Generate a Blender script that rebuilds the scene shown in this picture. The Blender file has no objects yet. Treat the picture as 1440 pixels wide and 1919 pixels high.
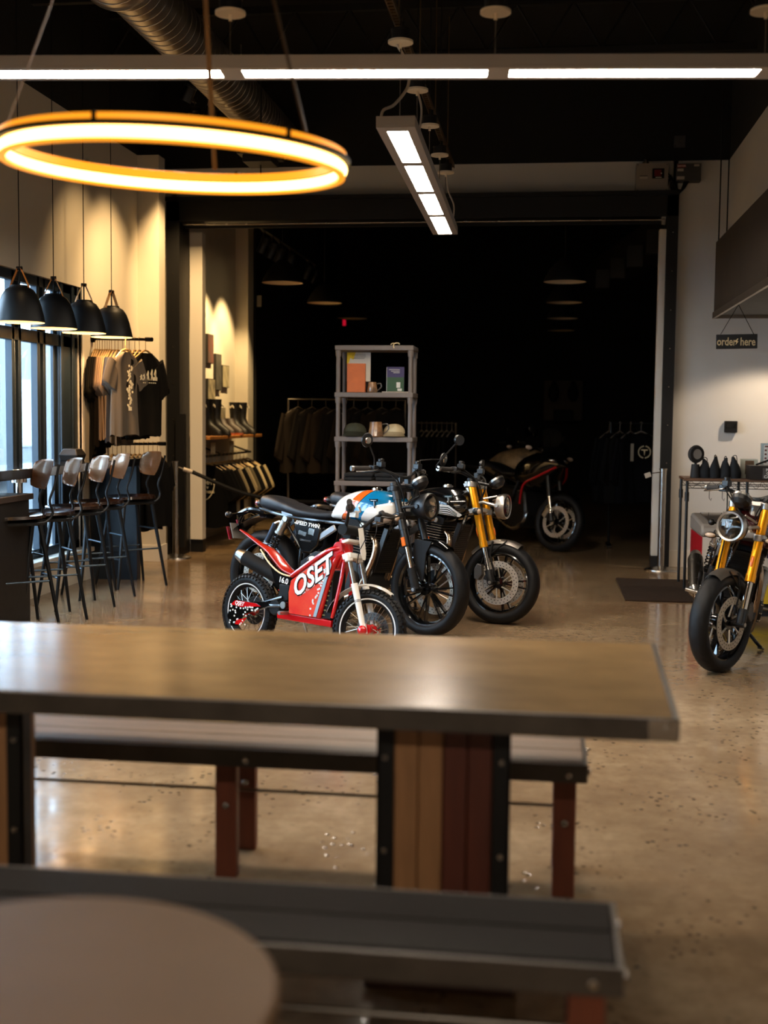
import bpy, bmesh, math, random
from mathutils import Matrix, Vector, noise
C = bpy.context.scene.collection
PI = math.pi
R = math.radians
V = Vector
rnd = random.Random(7)

# ------------------------------------------------------------------ materials
def lin(h):
    h = h.lstrip('#'); h = h if len(h) == 6 else ''.join(k*2 for k in h); o = []
    for i in (0, 2, 4):
        c = int(h[i:i+2], 16) / 255
        o.append(c / 12.92 if c <= .04045 else ((c + .055) / 1.055) ** 2.4)
    return (*o, 1)

MATS = {}
def mat(name, col='#808080', rough=.5, metal=0, emit=None, es=1, coat=0, noise_amt=0, nscale=20, col2=None,
        bump=0, bscale=80, trans=0, spec=.5, stretch=None, sheen=0):
    if name in MATS: return MATS[name]
    m = bpy.data.materials.new(name); m.use_nodes = True
    nt = m.node_tree; N = nt.nodes; L = nt.links
    b = N['Principled BSDF']
    b.inputs['Base Color'].default_value = lin(col)
    b.inputs['Roughness'].default_value = rough
    b.inputs['Metallic'].default_value = metal
    b.inputs['Coat Weight'].default_value = coat
    b.inputs['Coat Roughness'].default_value = .05
    b.inputs['Specular IOR Level'].default_value = spec
    b.inputs['Transmission Weight'].default_value = trans
    if sheen: b.inputs['Sheen Weight'].default_value = sheen
    if emit:
        b.inputs['Emission Color'].default_value = lin(emit)
        b.inputs['Emission Strength'].default_value = es
    tc = N.new('ShaderNodeTexCoord'); mp = N.new('ShaderNodeMapping')
    L.new(tc.outputs['Object'], mp.inputs['Vector'])
    if stretch: mp.inputs['Scale'].default_value = stretch
    no = N.new('ShaderNodeTexNoise'); no.inputs['Scale'].default_value = nscale
    no.inputs['Detail'].default_value = 6; no.inputs['Roughness'].default_value = .6
    L.new(mp.outputs['Vector'], no.inputs['Vector'])
    if noise_amt or col2:
        r = N.new('ShaderNodeValToRGB'); e = r.color_ramp.elements
        e[0].position = .3; e[1].position = .72
        c1 = lin(col); c2 = lin(col2) if col2 else (*[x * (1 - noise_amt) for x in c1[:3]], 1)
        e[0].color = c1; e[1].color = c2
        L.new(no.outputs['Fac'], r.inputs['Fac']); L.new(r.outputs['Color'], b.inputs['Base Color'])
    else:                                   # a touch of roughness variation on every surface
        mr = N.new('ShaderNodeMapRange'); mr.inputs['To Min'].default_value = max(0, rough - .04)
        mr.inputs['To Max'].default_value = min(1, rough + .06)
        L.new(no.outputs['Fac'], mr.inputs['Value']); L.new(mr.outputs['Result'], b.inputs['Roughness'])
    if bump:
        n2 = N.new('ShaderNodeTexNoise'); n2.inputs['Scale'].default_value = bscale; n2.inputs['Detail'].default_value = 4
        bp = N.new('ShaderNodeBump'); bp.inputs['Strength'].default_value = bump; bp.inputs['Distance'].default_value = .01
        L.new(mp.outputs['Vector'], n2.inputs['Vector']); L.new(n2.outputs['Fac'], bp.inputs['Height'])
        L.new(bp.outputs['Normal'], b.inputs['Normal'])
    MATS[name] = m
    return m

def nodes_of(m):
    return m.node_tree.nodes, m.node_tree.links, m.node_tree.nodes['Principled BSDF']
def mth(N, L, op, a, b=None, c=None):
    n = N.new('ShaderNodeMath'); n.operation = op
    for i, v in enumerate((a, b, c)):
        if v is None: continue
        if isinstance(v, (int, float)): n.inputs[i].default_value = v
        else: L.new(v, n.inputs[i])
    return n.outputs[0]
def mixc(N, L, f, a, b):
    n = N.new('ShaderNodeMix'); n.data_type = 'RGBA'
    L.new(f, n.inputs[0])
    for i, v in ((6, a), (7, b)):
        if isinstance(v, tuple): n.inputs[i].default_value = v
        else: L.new(v, n.inputs[i])
    return n.outputs[2]

# ------------------------------------------------------------------ mesh builder
def T(x, y, z): return Matrix.Translation((x, y, z))
def RX(a): return Matrix.Rotation(a, 4, 'X')
def RY(a): return Matrix.Rotation(a, 4, 'Y')
def RZ(a): return Matrix.Rotation(a, 4, 'Z')
def S3(x, y, z): return Matrix.Diagonal((x, y, z, 1))
def frame(d):                                    # matrix whose z axis is d
    d = V(d).normalized(); u = V((0, 0, 1)) if abs(d.z) < .95 else V((1, 0, 0))
    x = u.cross(d).normalized(); y = d.cross(x)
    return Matrix((x, y, d)).transposed().to_4x4()
def smooth_pts(p, k=5, closed=False):
    p = [V(q) for q in p]; n = len(p); o = []
    rng = range(n) if closed else range(n - 1)
    for i in rng:
        a = p[i-1] if (i > 0 or closed) else p[i]; b = p[i]; c = p[(i+1) % n]
        d = p[(i+2) % n] if (i + 2 < n or closed) else c
        for j in range(k):
            t = j / k; t2 = t*t; t3 = t2*t
            o.append(.5*((2*b)+(c-a)*t+(2*a-5*b+4*c-d)*t2+(3*b-a-3*c+d)*t3))
    if not closed: o.append(p[-1])
    return o

class B:
    def __init__(s, M=None): s.bm = bmesh.new(); s.mi = 0; s.M = M or Matrix()
    def _f(s, vs):
        try: f = s.bm.faces.new(vs); f.material_index = s.mi; return f
        except ValueError: return None
    def v(s, co): return s.bm.verts.new(s.M @ V(co))
    def ring(s, pts): return [s.v(p) for p in pts]
    def bridge(s, a, b, closed=True):
        n = len(a)
        for i in range(n if closed else n - 1):
            j = (i + 1) % n; s._f([a[i], a[j], b[j], b[i]])
    def box(s, c, d, m=None):
        h = [x / 2 for x in d]; M = T(*c) @ (m or Matrix())
        v = [s.v(M @ V((x*h[0], y*h[1], z*h[2]))) for x in (-1, 1) for y in (-1, 1) for z in (-1, 1)]
        for f in ((0,1,3,2),(4,6,7,5),(0,4,5,1),(2,3,7,6),(0,2,6,4),(1,5,7,3)): s._f([v[i] for i in f])
        return s
    def bb(s, a, b):                             # box from corner to corner
        return s.box([(a[i]+b[i])/2 for i in range(3)], [abs(b[i]-a[i]) for i in range(3)])
    def loft(s, rings, caps=True, closed=True):
        rs = [s.ring(r) for r in rings]
        for a, b in zip(rs, rs[1:]): s.bridge(a, b, closed)
        if caps and closed: s._f(list(reversed(rs[0]))); s._f(rs[-1])
        return s
    def cyl(s, p0, p1, r0, r1=None, n=14, caps=True):
        p0, p1 = V(p0), V(p1); F = frame(p1 - p0); r1 = r0 if r1 is None else r1
        g = lambda p, r: [p + F.to_3x3() @ V((r*math.cos(2*PI*i/n), r*math.sin(2*PI*i/n), 0)) for i in range(n)]
        return s.loft([g(p0, r0), g(p1, r1)], caps)
    def tube(s, pts, r, n=8, sm=0, closed=False, flat=1):
        p = smooth_pts(pts, sm, closed) if sm else [V(q) for q in pts]
        m = len(p); rings = []; x = None
        for i in range(m):
            a = p[i-1] if (i or closed) else p[i]; b = p[(i+1) % m] if (i < m-1 or closed) else p[i]
            d = (b - a).normalized()
            if x is None:
                F = frame(d).to_3x3(); x = F @ V((1, 0, 0))
            x = (x - d * x.dot(d)).normalized(); y = d.cross(x)
            rr = r(i / max(1, m-1)) if callable(r) else r
            rings.append([p[i] + x*rr*math.cos(2*PI*k/n) + y*rr*flat*math.sin(2*PI*k/n) for k in range(n)])
        if closed: rings.append(rings[0]); s.loft(rings, False)
        else: s.loft(rings)
        return s
    def lathe(s, prof, n=24, M=None, closed=False):   # prof (r,z) about z
        M = M or Matrix(); rs = []
        for k in range(n):
            a = 2*PI*k/n
            rs.append([s.v(M @ V((r*math.cos(a), r*math.sin(a), z))) for r, z in prof])
        m = len(prof)
        for k in range(n):
            a, b = rs[k], rs[(k+1) % n]
            for i in range(m if closed else m - 1):
                j = (i + 1) % m; s._f([a[i], b[i], b[j], a[j]])
        return s
    def prism(s, poly, d, M=None):               # 2D outline in the xy plane, thickness d along z, centred
        M = M or Matrix()
        a = [s.v(M @ V((x, y, -d/2))) for x, y in poly]; b = [s.v(M @ V((x, y, d/2))) for x, y in poly]
        s.bridge(a, b); s._f(list(reversed(a))); s._f(b); return s
    def sph(s, c, r, n=16, m=10, M=None):
        r = (r, r, r) if isinstance(r, (int, float)) else r
        M = (M or Matrix()); c = V(c)
        rs = []
        for i in range(1, m):
            t = PI*i/m
            rs.append([s.v(c + M.to_3x3() @ V((r[0]*math.sin(t)*math.cos(2*PI*k/n), r[1]*math.sin(t)*math.sin(2*PI*k/n), r[2]*math.cos(t)))) for k in range(n)])
        for a, b in zip(rs, rs[1:]): s.bridge(b, a)
        t = s.v(c + M.to_3x3() @ V((0, 0, r[2]))); q = s.v(c - M.to_3x3() @ V((0, 0, r[2])))
        for k in range(n): s._f([t, rs[0][k], rs[0][(k+1) % n]]); s._f([q, rs[-1][(k+1) % n], rs[-1][k]])
        return s
    def grid(s, fn, nu, nv):                     # open sheet
        g = [[s.v(fn(i/nu, j/nv)) for j in range(nv+1)] for i in range(nu+1)]
        for i in range(nu):
            for j in range(nv): s._f([g[i][j], g[i+1][j], g[i+1][j+1], g[i][j+1]])
        return s
    def text(s, t, size, M, depth=.001, shear=0, bold=0, sx=1):
        cu = bpy.data.curves.new('t', 'FONT'); cu.body = t; cu.size = size; cu.extrude = depth
        cu.align_x = 'CENTER'; cu.align_y = 'CENTER'; cu.shear = shear; cu.offset = bold; cu.resolution_u = 3
        o = bpy.data.objects.new('t', cu); C.objects.link(o); bpy.context.view_layer.update()
        me = bpy.data.meshes.new_from_object(o.evaluated_get(bpy.context.evaluated_depsgraph_get()))
        me.transform(s.M @ M @ S3(sx, 1, 1))
        k0 = len(s.bm.faces); s.bm.from_mesh(me); s.bm.faces.ensure_lookup_table()
        for f in s.bm.faces[k0:]: f.material_index = s.mi
        bpy.data.objects.remove(o); bpy.data.meshes.remove(me); bpy.data.curves.remove(cu)
        return s
    def go(s, name, mats, parent=None, basis=None, ang=35, bevel=0, fix=True):
        if fix: bmesh.ops.recalc_face_normals(s.bm, faces=s.bm.faces)
        for f in s.bm.faces: f.smooth = True
        ca = R(ang)
        for e in s.bm.edges:
            if len(e.link_faces) == 2 and e.calc_face_angle(0) > ca: e.smooth = False
        me = bpy.data.meshes.new(name); s.bm.to_mesh(me); s.bm.free()
        for m in (mats if isinstance(mats, (list, tuple)) else [mats]): me.materials.append(m)
        o = bpy.data.objects.new(name, me); C.objects.link(o)
        if parent: o.parent = parent
        if basis is not None: o.matrix_basis = basis
        if bevel:
            b = o.modifiers.new('bevel', 'BEVEL'); b.width = bevel; b.segments = 2; b.limit_method = 'ANGLE'; b.angle_limit = R(40)
        return o

def tag(o, label, cat, group=None, kind=None):
    if label: o['label'] = label
    if cat: o['category'] = cat
    if group: o['group'] = group
    if kind: o['kind'] = kind
    return o
def thing(name, label, cat, loc=(0,0,0), rz=0, group=None, basis=None):
    o = bpy.data.objects.new(name, None); o.empty_display_size = .1; C.objects.link(o)
    o.location = loc; o.rotation_euler = (0, 0, rz)
    if basis is not None: o.matrix_basis = basis
    return tag(o, label, cat, group)
def struct(o): o['kind'] = 'structure'; return o
def kids(o): return [c for c in bpy.data.objects if c.parent == o]
def dup(o, basis, label, cat=None, group=None):
    def cp(a, p):
        c = a.copy(); C.objects.link(c); c.parent = p
        for ch in kids(a): cp(ch, c)
        return c
    r = cp(o, None); r.matrix_basis = basis
    return tag(r, label, cat or o.get('category'), group)

# common materials
blk = mat('satin_black', '#0c0c0d', .4, 0, spec=.5)
gblk = mat('gloss_black', '#08090a', .12, 0, coat=.8)
mblk = mat('matt_black', '#080808', .7, spec=.3)
rub = mat('tyre_rubber', '#0a0a0b', .55, spec=.28, bump=.15, bscale=300)
chrome = mat('chrome', '#d8d4cc', .12, 1)
alu = mat('brushed_aluminium', '#b9b6b0', .32, 1, bump=.08, bscale=150)
steel = mat('stainless_steel', '#a8a29a', .25, 1)
disc_m = mat('disc_steel', '#c4bcae', .36, .8)
gold = mat('gold_anodised', '#f0a010', .28, .75, coat=.3)
glass_m = mat('clear_lens', '#ffffff', .03, 0, trans=1)
darkglass = mat('dark_mirror_glass', '#565a60', .05, 1)
red_g = mat('gloss_red', '#c00d12', .18, coat=.9)
white_g = mat('gloss_white', '#e9e6df', .2, coat=.7)
orange_l = mat('orange_reflector', '#e06a12', .2, coat=.5)
leather = mat('seat_leather', '#17181c', .42, bump=.2, bscale=220)
grip_m = mat('grip_rubber', '#26221f', .8, bump=.3, bscale=250)
# ------------------------------------------------------------------ motorcycles
tank_m = mat('striped_tank_paint', '#ece8df', .16, coat=1)
N, L, b_ = nodes_of(tank_m)
tc = N.new('ShaderNodeTexCoord'); sp = N.new('ShaderNodeSeparateXYZ'); L.new(tc.outputs['Object'], sp.inputs[0])
x_, z_ = sp.outputs['X'], sp.outputs['Z']
u_ = mth(N, L, 'MULTIPLY_ADD', z_, -.79, x_)
gt = lambda a, b: mth(N, L, 'GREATER_THAN', a, b)
top_ = gt(mth(N, L, 'MULTIPLY_ADD', x_, -.3, z_), .555)
c_ = mixc(N, L, gt(u_, .12), lin('#ece8df'), lin('#0a0a0a'))
c_ = mixc(N, L, gt(u_, .124), c_, lin('#e2601c'))
c_ = mixc(N, L, gt(u_, .2), c_, lin('#0a0a0a'))
c_ = mixc(N, L, gt(u_, .206), c_, lin('#0b6f9e'))
wh_ = mth(N, L, 'MULTIPLY', gt(u_, .305), mth(N, L, 'SUBTRACT', 1, top_))
c_ = mixc(N, L, wh_, c_, lin('#ece8df'))
L.new(c_, b_.inputs['Base Color'])
blk_tank = mat('black_tank_paint', '#070708', .12, coat=1)

def tire(rt, w, h, knob=False, n=168):
    b = B(); rm = rt - h / 2; ph = [(-2.35 + 4.7 * i / 20) for i in range(21)]
    rs = []
    for k in range(n):
        a = 2 * PI * k / n; ring = []
        for p in ph:
            ax = w/2 * math.sin(p); rr = rm + h/2 * math.cos(p)
            if not knob:
                s = abs(p); fr = ((a * 16 / (2*PI)) + (s * .9 if p > 0 else s * .9 + .5)) % 1
                if .25 < s < 1.25 and fr < .16: rr -= .0035
                if abs(p) < .12: rr -= .002 if not knob else 0
            ring.append(b.v((rr * math.cos(a), rr * math.sin(a), ax)))
        rs.append(ring)
    for k in range(n):
        c, d = rs[k], rs[(k+1) % n]
        for i in range(20): b._f([c[i], d[i], d[i+1], c[i+1]])
        b._f([c[20], d[20], d[0], c[0]])
    if knob:
        m = 46
        for k in range(m):
            for row, p in enumerate((-1.05, -.45, .45, 1.05)):
                a = 2*PI*(k + (.5 if row in (1, 2) else 0))/m
                M = RZ(a) @ T(rm + h/2*math.cos(p)*1.02, 0, w/2*math.sin(p)) @ RY(-p)
                b.box((0, 0, 0), (.012, .016, .013), None) if False else _kb(b, M)
    return b
def _kb(b, M):
    o = b.M; b.M = o @ M; b.box((.002, 0, 0), (.014, .017, .014)); b.M = o

def disc(b, r0, r1, z, nh=30):
    b.mi = 0; b.lathe([(r0, z-.0025), (r1, z-.0025), (r1, z+.0025), (r0, z+.0025)], 48, closed=True)
    b.mi = 1
    for k in range(nh):
        for j, rr in enumerate((r0 + (r1-r0)*.3, r0 + (r1-r0)*.72)):
            a = 2*PI*(k + j*.5)/nh
            b.cyl((rr*math.cos(a), rr*math.sin(a), z-.0032), (rr*math.cos(a), rr*math.sin(a), z+.0032), .0042, n=6)
    b.mi = 0

def wheel(name, parent, basis, x, rt, w, h, spokes, discs, rim_m, sprocket=False, style='cast', knob=False, hub_m=None, dm=None, dk=1):
    M = basis @ T(x, 0, rt) @ RX(PI/2)          # local z -> -y (bike's right)
    ri = rt - h * .86; hw = w * .36
    b = B()
    b.lathe([(ri+.008, -hw), (ri-.006, -hw-.004), (ri-.014, -hw+.008), (ri-.024, -hw*.4), (ri-.026, 0), (ri-.024, hw*.4),
             (ri-.014, hw-.008), (ri-.006, hw+.004), (ri+.008, hw), (ri-.002, hw*.6), (ri-.004, -hw*.6)], 64, closed=True)
    if style == 'cast':
        b.lathe([(.012, -.055), (.04, -.055), (.048, -.03), (.05, 0), (.048, .03), (.04, .055), (.012, .055)], 24, closed=True)
        for k in range(spokes):
            for s in (-1, 1):
                a = 2*PI*k/spokes; a0 = a + s*.10; a1 = a + s*.16 * (.2/ri)
                p0 = V((.04*math.cos(a0), .04*math.sin(a0), 0)); p1 = V(((ri-.02)*math.cos(a1), (ri-.02)*math.sin(a1), 0))
                d = (p1-p0); F = Matrix.Rotation(math.atan2(d.y, d.x), 4, 'Z')
                b.box((p0+p1)/2, (d.length, .011, .03), F)
    else:
        b.mi = 2; b.lathe([(.01, -.05), (.034, -.05), (.036, -.035), (.024, -.02), (.024, .02), (.036, .035), (.034, .05), (.01, .05)], 20, closed=True)
        b.mi = 1
        for k in range(32):
            a = 2*PI*k/32; z = .03 if k % 2 else -.03; tw = .55 if (k//2) % 2 else -.55
            b.cyl((.032*math.cos(a+tw), .032*math.sin(a+tw), z), ((ri-.02)*math.cos(a), (ri-.02)*math.sin(a), z*.2), .0014, n=5)
        b.mi = 3
        for s in (-1, 1):
            b.lathe([(ri-.004, s*(hw+.0035)), (ri+.003, s*(hw+.0045)), (ri+.003, s*(hw+.003)), (ri-.004, s*(hw+.002))], 64, closed=True)
    root = b.go(name, [rim_m, steel, hub_m or blk, white_g], parent, M)
    tire(rt, w, h, knob).go('tyre', [rub], root)
    for z in discs:
        b = B()
        r1 = (ri * .72 if name == 'front_wheel' else ri*.66) * dk
        disc(b, r1 - .045, r1, z)
        for k in range(6):
            a = 2*PI*k/6 + .3
            b.tube([(.04*math.cos(a), .04*math.sin(a), z*.8), ((r1-.044)*math.cos(a+.25), (r1-.044)*math.sin(a+.25), z)], .0055, 6)
            b.cyl(((r1-.038)*math.cos(a+.25), (r1-.038)*math.sin(a+.25), z-.006), ((r1-.038)*math.cos(a+.25), (r1-.038)*math.sin(a+.25), z+.006), .009, n=10)
        b.go('brake_disc', [dm or disc_m, mblk], root)
    if sprocket:
        b = B(); z = -.075
        n = 42; prof = []
        for k in range(n*2):
            a = 2*PI*k/(2*n); r = .1 if k % 2 else .107; prof.append((r*math.cos(a), r*math.sin(a)))
        b.prism(prof, .006, T(0, 0, z)); b.go('sprocket', [steel], root)
    return root

def leg_line(top, bot):
    top, bot = V(top), V(bot)
    return lambda t: top + (bot - top) * t

def moto(label, X, Y, h, lean, steer, st):
    base = T(X, Y, 0) @ RZ(h) @ RX(-lean)
    root = thing('motorcycle', label, 'motorcycle', basis=base)
    wb, rf, rr = st['wb'], st['rf'], st['rr']
    tr, bt = V((1.165, 0, 1.0)), V((wb - .035, 0, rf))
    ax = (tr - bt).normalized(); piv = V((1.12, 0, .9))
    S = T(*piv) @ Matrix.Rotation(steer, 4, ax) @ T(*-piv)
    P = root
    # wheels
    fw = wheel('front_wheel', P, S, wb, rf, st.get('fw', .118), .09, 7 if rf > .31 else 5, st.get('discs', (.065,)), gblk)
    wheel('rear_wheel', P, Matrix(), 0, rr, .16, .115, 7, (.085,), gblk, sprocket=True)
    # forks
    for s in (1, -1):
        y = s * .105
        a = V((1.165, y, 1.03)); e = V((wb - .035, y, rf)); ln = lambda t: a + (e - a) * t
        b = B()
        if st['fork'] == 'usd':
            b.mi = 0; b.cyl(ln(.02), ln(.64), .028, n=20); b.cyl(ln(.6), ln(.66), .031, n=20)
            b.mi = 1; b.cyl(ln(.66), ln(.9), .0205, n=18)
            b.mi = 2; b.cyl(ln(.88), ln(1.0), .029, .03, n=16); b.cyl(ln(-.02), ln(.02), .03, n=16)
            fl = b.go('fork_leg', [gold, chrome, blk], P, S)
            if s < 0:
                b = B(); F = T(*ln(.5)) @ frame(e - a)
                b.M = F; b.sph((-.0, -.029 * 1, 0), (.011, .006, .04)); b.go('reflector', orange_l, fl)
            else:
                b = B(); F = T(*ln(.5)) @ frame(e - a)
                b.M = F; b.sph((0, .029, 0), (.011, .006, .035)); b.go('reflector', orange_l, fl)
        else:
            b.mi = 0; b.cyl(ln(-.01), ln(.15), .03, n=18); b.cyl(ln(.15), ln(.6), .026, n=18); b.cyl(ln(.38), ln(.44), .03, n=18)
            b.mi = 1; b.cyl(ln(.6), ln(.83), .0215, n=18)
            b.mi = 2; b.cyl(ln(.8), ln(1.0), .029, .031, n=18); b.cyl(ln(.585), ln(.6), .03, n=18)
            fl = b.go('fork_leg', [blk, chrome, mblk], P, S)
            b = B(); b.box(ln(.55) + V((.0, s*.03, 0)), (.028, .008, .06), RY(-.3)); b.go('reflector', orange_l, fl)
        b = B(); b.cyl(ln(1) + V((0, s*.03, 0)), ln(1) - V((0, s*.05, 0)), .02, n=12); b.mi = 1
        b.cyl(ln(1) + V((0, s*.034, 0)), ln(1) + V((0, s*.028, 0)), .012, n=10); b.go('axle_clamp', [blk, alu], fl)
    # yokes
    b = B()
    for t, th in ((.04, .03), (.3, .035)):
        c = V((1.165, 0, 1.03)) + (V((wb-.035, 0, rf)) - V((1.165, 0, 1.03))) * t
        b.box(c + V((-.02, 0, 0)), (.075, .25, th), RY(-.33))
        for s in (1, -1): b.cyl(c + V((0, s*.105, -.02)), c + V((0, s*.105, .02)), .037, n=16)
    b.cyl((1.10, 0, 1.03), (1.17, 0, .8), .03, n=14)
    b.go('fork_yoke', [alu if st['fork'] == 'usd' else blk], P, S, bevel=.004)
    # caliper, cables
    for s in ([-1, 1] if len(st.get('discs', (1,))) > 1 else [1 if st.get('disc_left') else -1]):
        b = B(); cx = wb - .135; cz = rf + .07
        b.loft([[(cx+dx, s*.085+dy, cz+dz) for dx, dz in ((-.03, -.05), (.0, -.06), (.03, -.02), (.02, .05), (-.015, .06), (-.035, .02))] for dy in (-.03, -.02, .02, .03)])
        b.mi = 1
        for k in (-1, 1): b.cyl((cx+.01*k, s*.112, cz + .03*k), (cx+.01*k, s*.104, cz+.03*k), .012, n=12)
        b.go('brake_caliper', [mat('grey_caliper', '#4f4c49', .35, .7), alu], P, S, bevel=.004)
    # fender
    b = B()
    a0, a1 = st.get('fend', (R(60), R(118)))
    rw = rf + .022; hw = .06
    def fe(u, v):
        a = a0 + (a1 - a0) * u; q = (v - .5) * 2
        r = rw - .035 * q*q*abs(q); return (wb + r*math.cos(a), hw*q*(1 - .25*abs(u-.5)), rf + r*math.sin(a))
    b.grid(fe, 26, 12)
    bmesh.ops.solidify(b.bm, geom=b.bm.faces[:], thickness=.003)
    fen = b.go('front_fender', [st.get('fend_m', gblk)], P, S)
    b = B()
    for s in (1, -1):
        if st['fork'] == 'usd':
            b.tube([(wb-.02, s*.07, rf+.05), (wb-.075, s*.062, rf+.2), (wb-.06, s*.055, rf+.3)], .009, 6)
            b.tube([(wb-.075, s*.062, rf+.2), (wb+.05, s*.055, rf+.31)], .006, 6)
        else:
            b.prism([(wb-.03, rf+.06), (wb+.0, rf+.06), (wb+.015, rf+.25), (wb+.06, rf+.33), (wb-.09, rf+.34), (wb-.1, rf+.22)], .01, T(0, s*.068, 0) @ RX(PI/2) @ S3(1, 1, 1))
    b.go('fender_bracket', [mblk], P, S, bevel=.003)
    # handlebar
    hb = st.get('bar_z', 1.09)
    b = B(); pts = [(1.03, -.37, hb+.01), (1.08, -.25, hb+.015), (1.14, -.12, hb-.01), (1.16, -.05, hb-.035), (1.16, .05, hb-.035), (1.14, .12, hb-.01), (1.08, .25, hb+.015), (1.03, .37, hb+.01)]
    b.tube(pts, .0115, 10, sm=5)
    for s in (1, -1): b.box((1.16, s*.045, hb-.055), (.035, .03, .05))
    bar = b.go('handlebar', [blk], P, S)
    for s in (1, -1):
        p = lambda k, f=0: V((1.0 + .06*(1-k)*2.2 + f, s*(.39 - .13*(1-k)*2.2), hb+.01))
        b = B(); b.cyl(V((1.026, s*.38, hb+.01)), V((1.072, s*.27, hb+.015)), .0175, n=14); b.mi = 1
        b.cyl(V((1.02, s*.395, hb+.01)), V((1.027, s*.378, hb+.01)), .0185, n=14)
        b.go('grip', [grip_m, alu], bar)
        b = B(); b.tube([(1.1, s*.2, hb+.02), (1.125, s*.225, hb+.01), (1.1, s*.32, hb-.005), (1.06, s*.385, hb-.01)], .007, 6, sm=4, flat=.6)
        b.go('lever', [steel], bar)
        b = B(); b.box((1.085, s*.235, hb+.015), (.05, .05, .045)); b.box((1.12, s*.2, hb+.045), (.05, .045, .04)); b.cyl((1.12, s*.2, hb+.06), (1.12, s*.2, hb+.085), .02, n=14)
        b.go('control_switch', [blk], bar, bevel=.005)
        # mirror
        mx = st['mirrors'][0 if s < 0 else 1]
        if mx is None: continue
        b = B()
        if st.get('bar_end_mirror'):
            q = V((1.02, s*.395, hb+.01)); c = V(mx)
            b.tube([q, q + V((.02, s*.05, .03)), c], .006, 6, sm=4)
        else:
            q = V((1.1, s*.25, hb+.03)); c = V(mx)
            b.tube([q, q + V((0, s*.0, .06)), c], .0055, 6, sm=2)
        F = T(*c) @ frame((-.93, -s*.15, .12))
        b.M = F
        if st.get('bar_end_mirror'):
            pr = [(.05*math.cos(t)*1.15, .032*math.sin(t)*1.15) for t in [2*PI*i/24 for i in range(24)]]
            b.prism(pr, .016)
            b.mi = 1; b.prism([(x*.92, y*.92) for x, y in pr], .003, T(0, 0, .009))
        else:
            b.lathe([(0, -.012), (.03, -.012), (.047, -.004), (.049, .004), (.045, .008)], 28); b.mi = 1
            b.lathe([(0, .0075), (.0445, .0075), (.0445, .006)], 28)
            b.mi = 2; b.lathe([(0, -.016), (.022, -.016), (.026, -.012)], 20)
        b.go('mirror', [blk, darkglass, chrome], bar)
    # cables
    b = B()
    for k, (y0, y1) in enumerate(((-.2, -.06), (.2, .05), (.22, .07), (-.23, -.03))):
        b.tube([(1.1, y0, hb+.02), (1.19, y0*.6, hb-.03), (1.2, y1, .93), (1.12, y1, .82)], .004, 5, sm=5)
    b.tube([(1.12, -.2, hb+.04), (1.24, -.12, 1.0), (1.27, -.1, .8), (wb-.09, -.1, .58), (wb-.13, -.09, rf+.12)], .004, 5, sm=5)
    b.go('cable', [mblk], P, S)
    # gauge
    gz = st.get('gauge', (1.3, 0, 1.03))
    b = B(); F = T(*gz) @ RY(-.62 if not st.get('adv') else -.9)
    b.M = F; b.lathe([(0, -.045), (.03, -.042), (.055, -.02), (.06, .01), (.058, .02), (.052, .024)], 28)
    b.mi = 1; b.lathe([(.052, .024), (.06, .022), (.06, .006), (.0605, .006)], 28); b.mi = 2; b.lathe([(0, .018), (.052, .018)], 28)
    b.M = Matrix(); b.mi = 0; b.cyl((1.18, 0, 1.02), V(gz) - V((.02, 0, .03)), .012)
    b.go('instrument_gauge', [blk, alu, gblk], P, S)
    # headlight
    hl = V(st.get('hl', (1.375, 0, .875))); hr = .09
    b = B(); F = T(*hl) @ RY(PI/2)
    b.M = F
    if st.get('hl_slim'):
        b.lathe([(0, -.055), (.06, -.05), (hr-.002, -.03), (hr, 0), (hr, .025)], 36)
    else:
        b.lathe([(0, -.13), (.03, -.13), (.062, -.1), (hr-.01, -.055), (hr, -.02), (hr, .02)], 36)
    hd = b.go('headlight', [st.get('hl_m', blk)], P, S)
    b = B(F); b.lathe([(hr-.014, .03), (hr-.002, .034), (hr+.004, .02), (hr+.004, .0), (hr-.004, .0)], 36); b.go('headlight_rim', [st.get('rim_m', blk)], hd)
    b = B(F); b.lathe([(0, -.012), (.03, -.008), (.06, .008), (hr-.012, .022)], 36)
    b.mi = 1
    for k in range(3):
        a = PI/2 + k*2*PI/3; b.box((.035*math.cos(a), .035*math.sin(a), .01), (.07, .008, .014), RZ(a))
    b.box((0, 0, .015), (.02, .02, .01)); b.go('reflector_bowl', [chrome, gblk], hd)
    b = B(F); b.lathe([(0, .036), (.04, .034), (.065, .029), (hr-.012, .022)], 36); b.go('lens', [glass_m], hd)
    for s in (1, -1):
        b = B(); b.tube([(1.215, s*.1, .86), (1.27, s*.1, .875), (hl.x-.03, s*.088, hl.z)], .012, 8); b.tube([(1.27, s*.1, .9), (hl.x-.03, s*.06, hl.z+.07)], .007, 6)
        b.cyl((hl.x-.02, s*.085, hl.z), (hl.x-.02, s*.103, hl.z), .014)
        b.go('headlight_bracket', [alu if st['fork'] == 'usd' else blk], P, S)
    # turn signals front
    for s in (1, -1):
        tx, tz = (1.26, .80)
        b = B(); b.tube([(tx-.03, s*.11, tz), (tx, s*.17, tz)], .009, 8)
        if st.get('led'):
            b.sph((tx, s*.2, tz), (.018, .042, .02)); b.mi = 1; b.sph((tx+.008, s*.2, tz), (.016, .036, .015))
        else:
            b.sph((tx, s*.195, tz), (.03, .028, .026)); b.mi = 1; b.sph((tx+.012, s*.195, tz), (.024, .024, .022))
        b.go('turn_signal', [blk, mat('signal_lens', '#b9a189', .15, coat=.5)], P, S)
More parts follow.
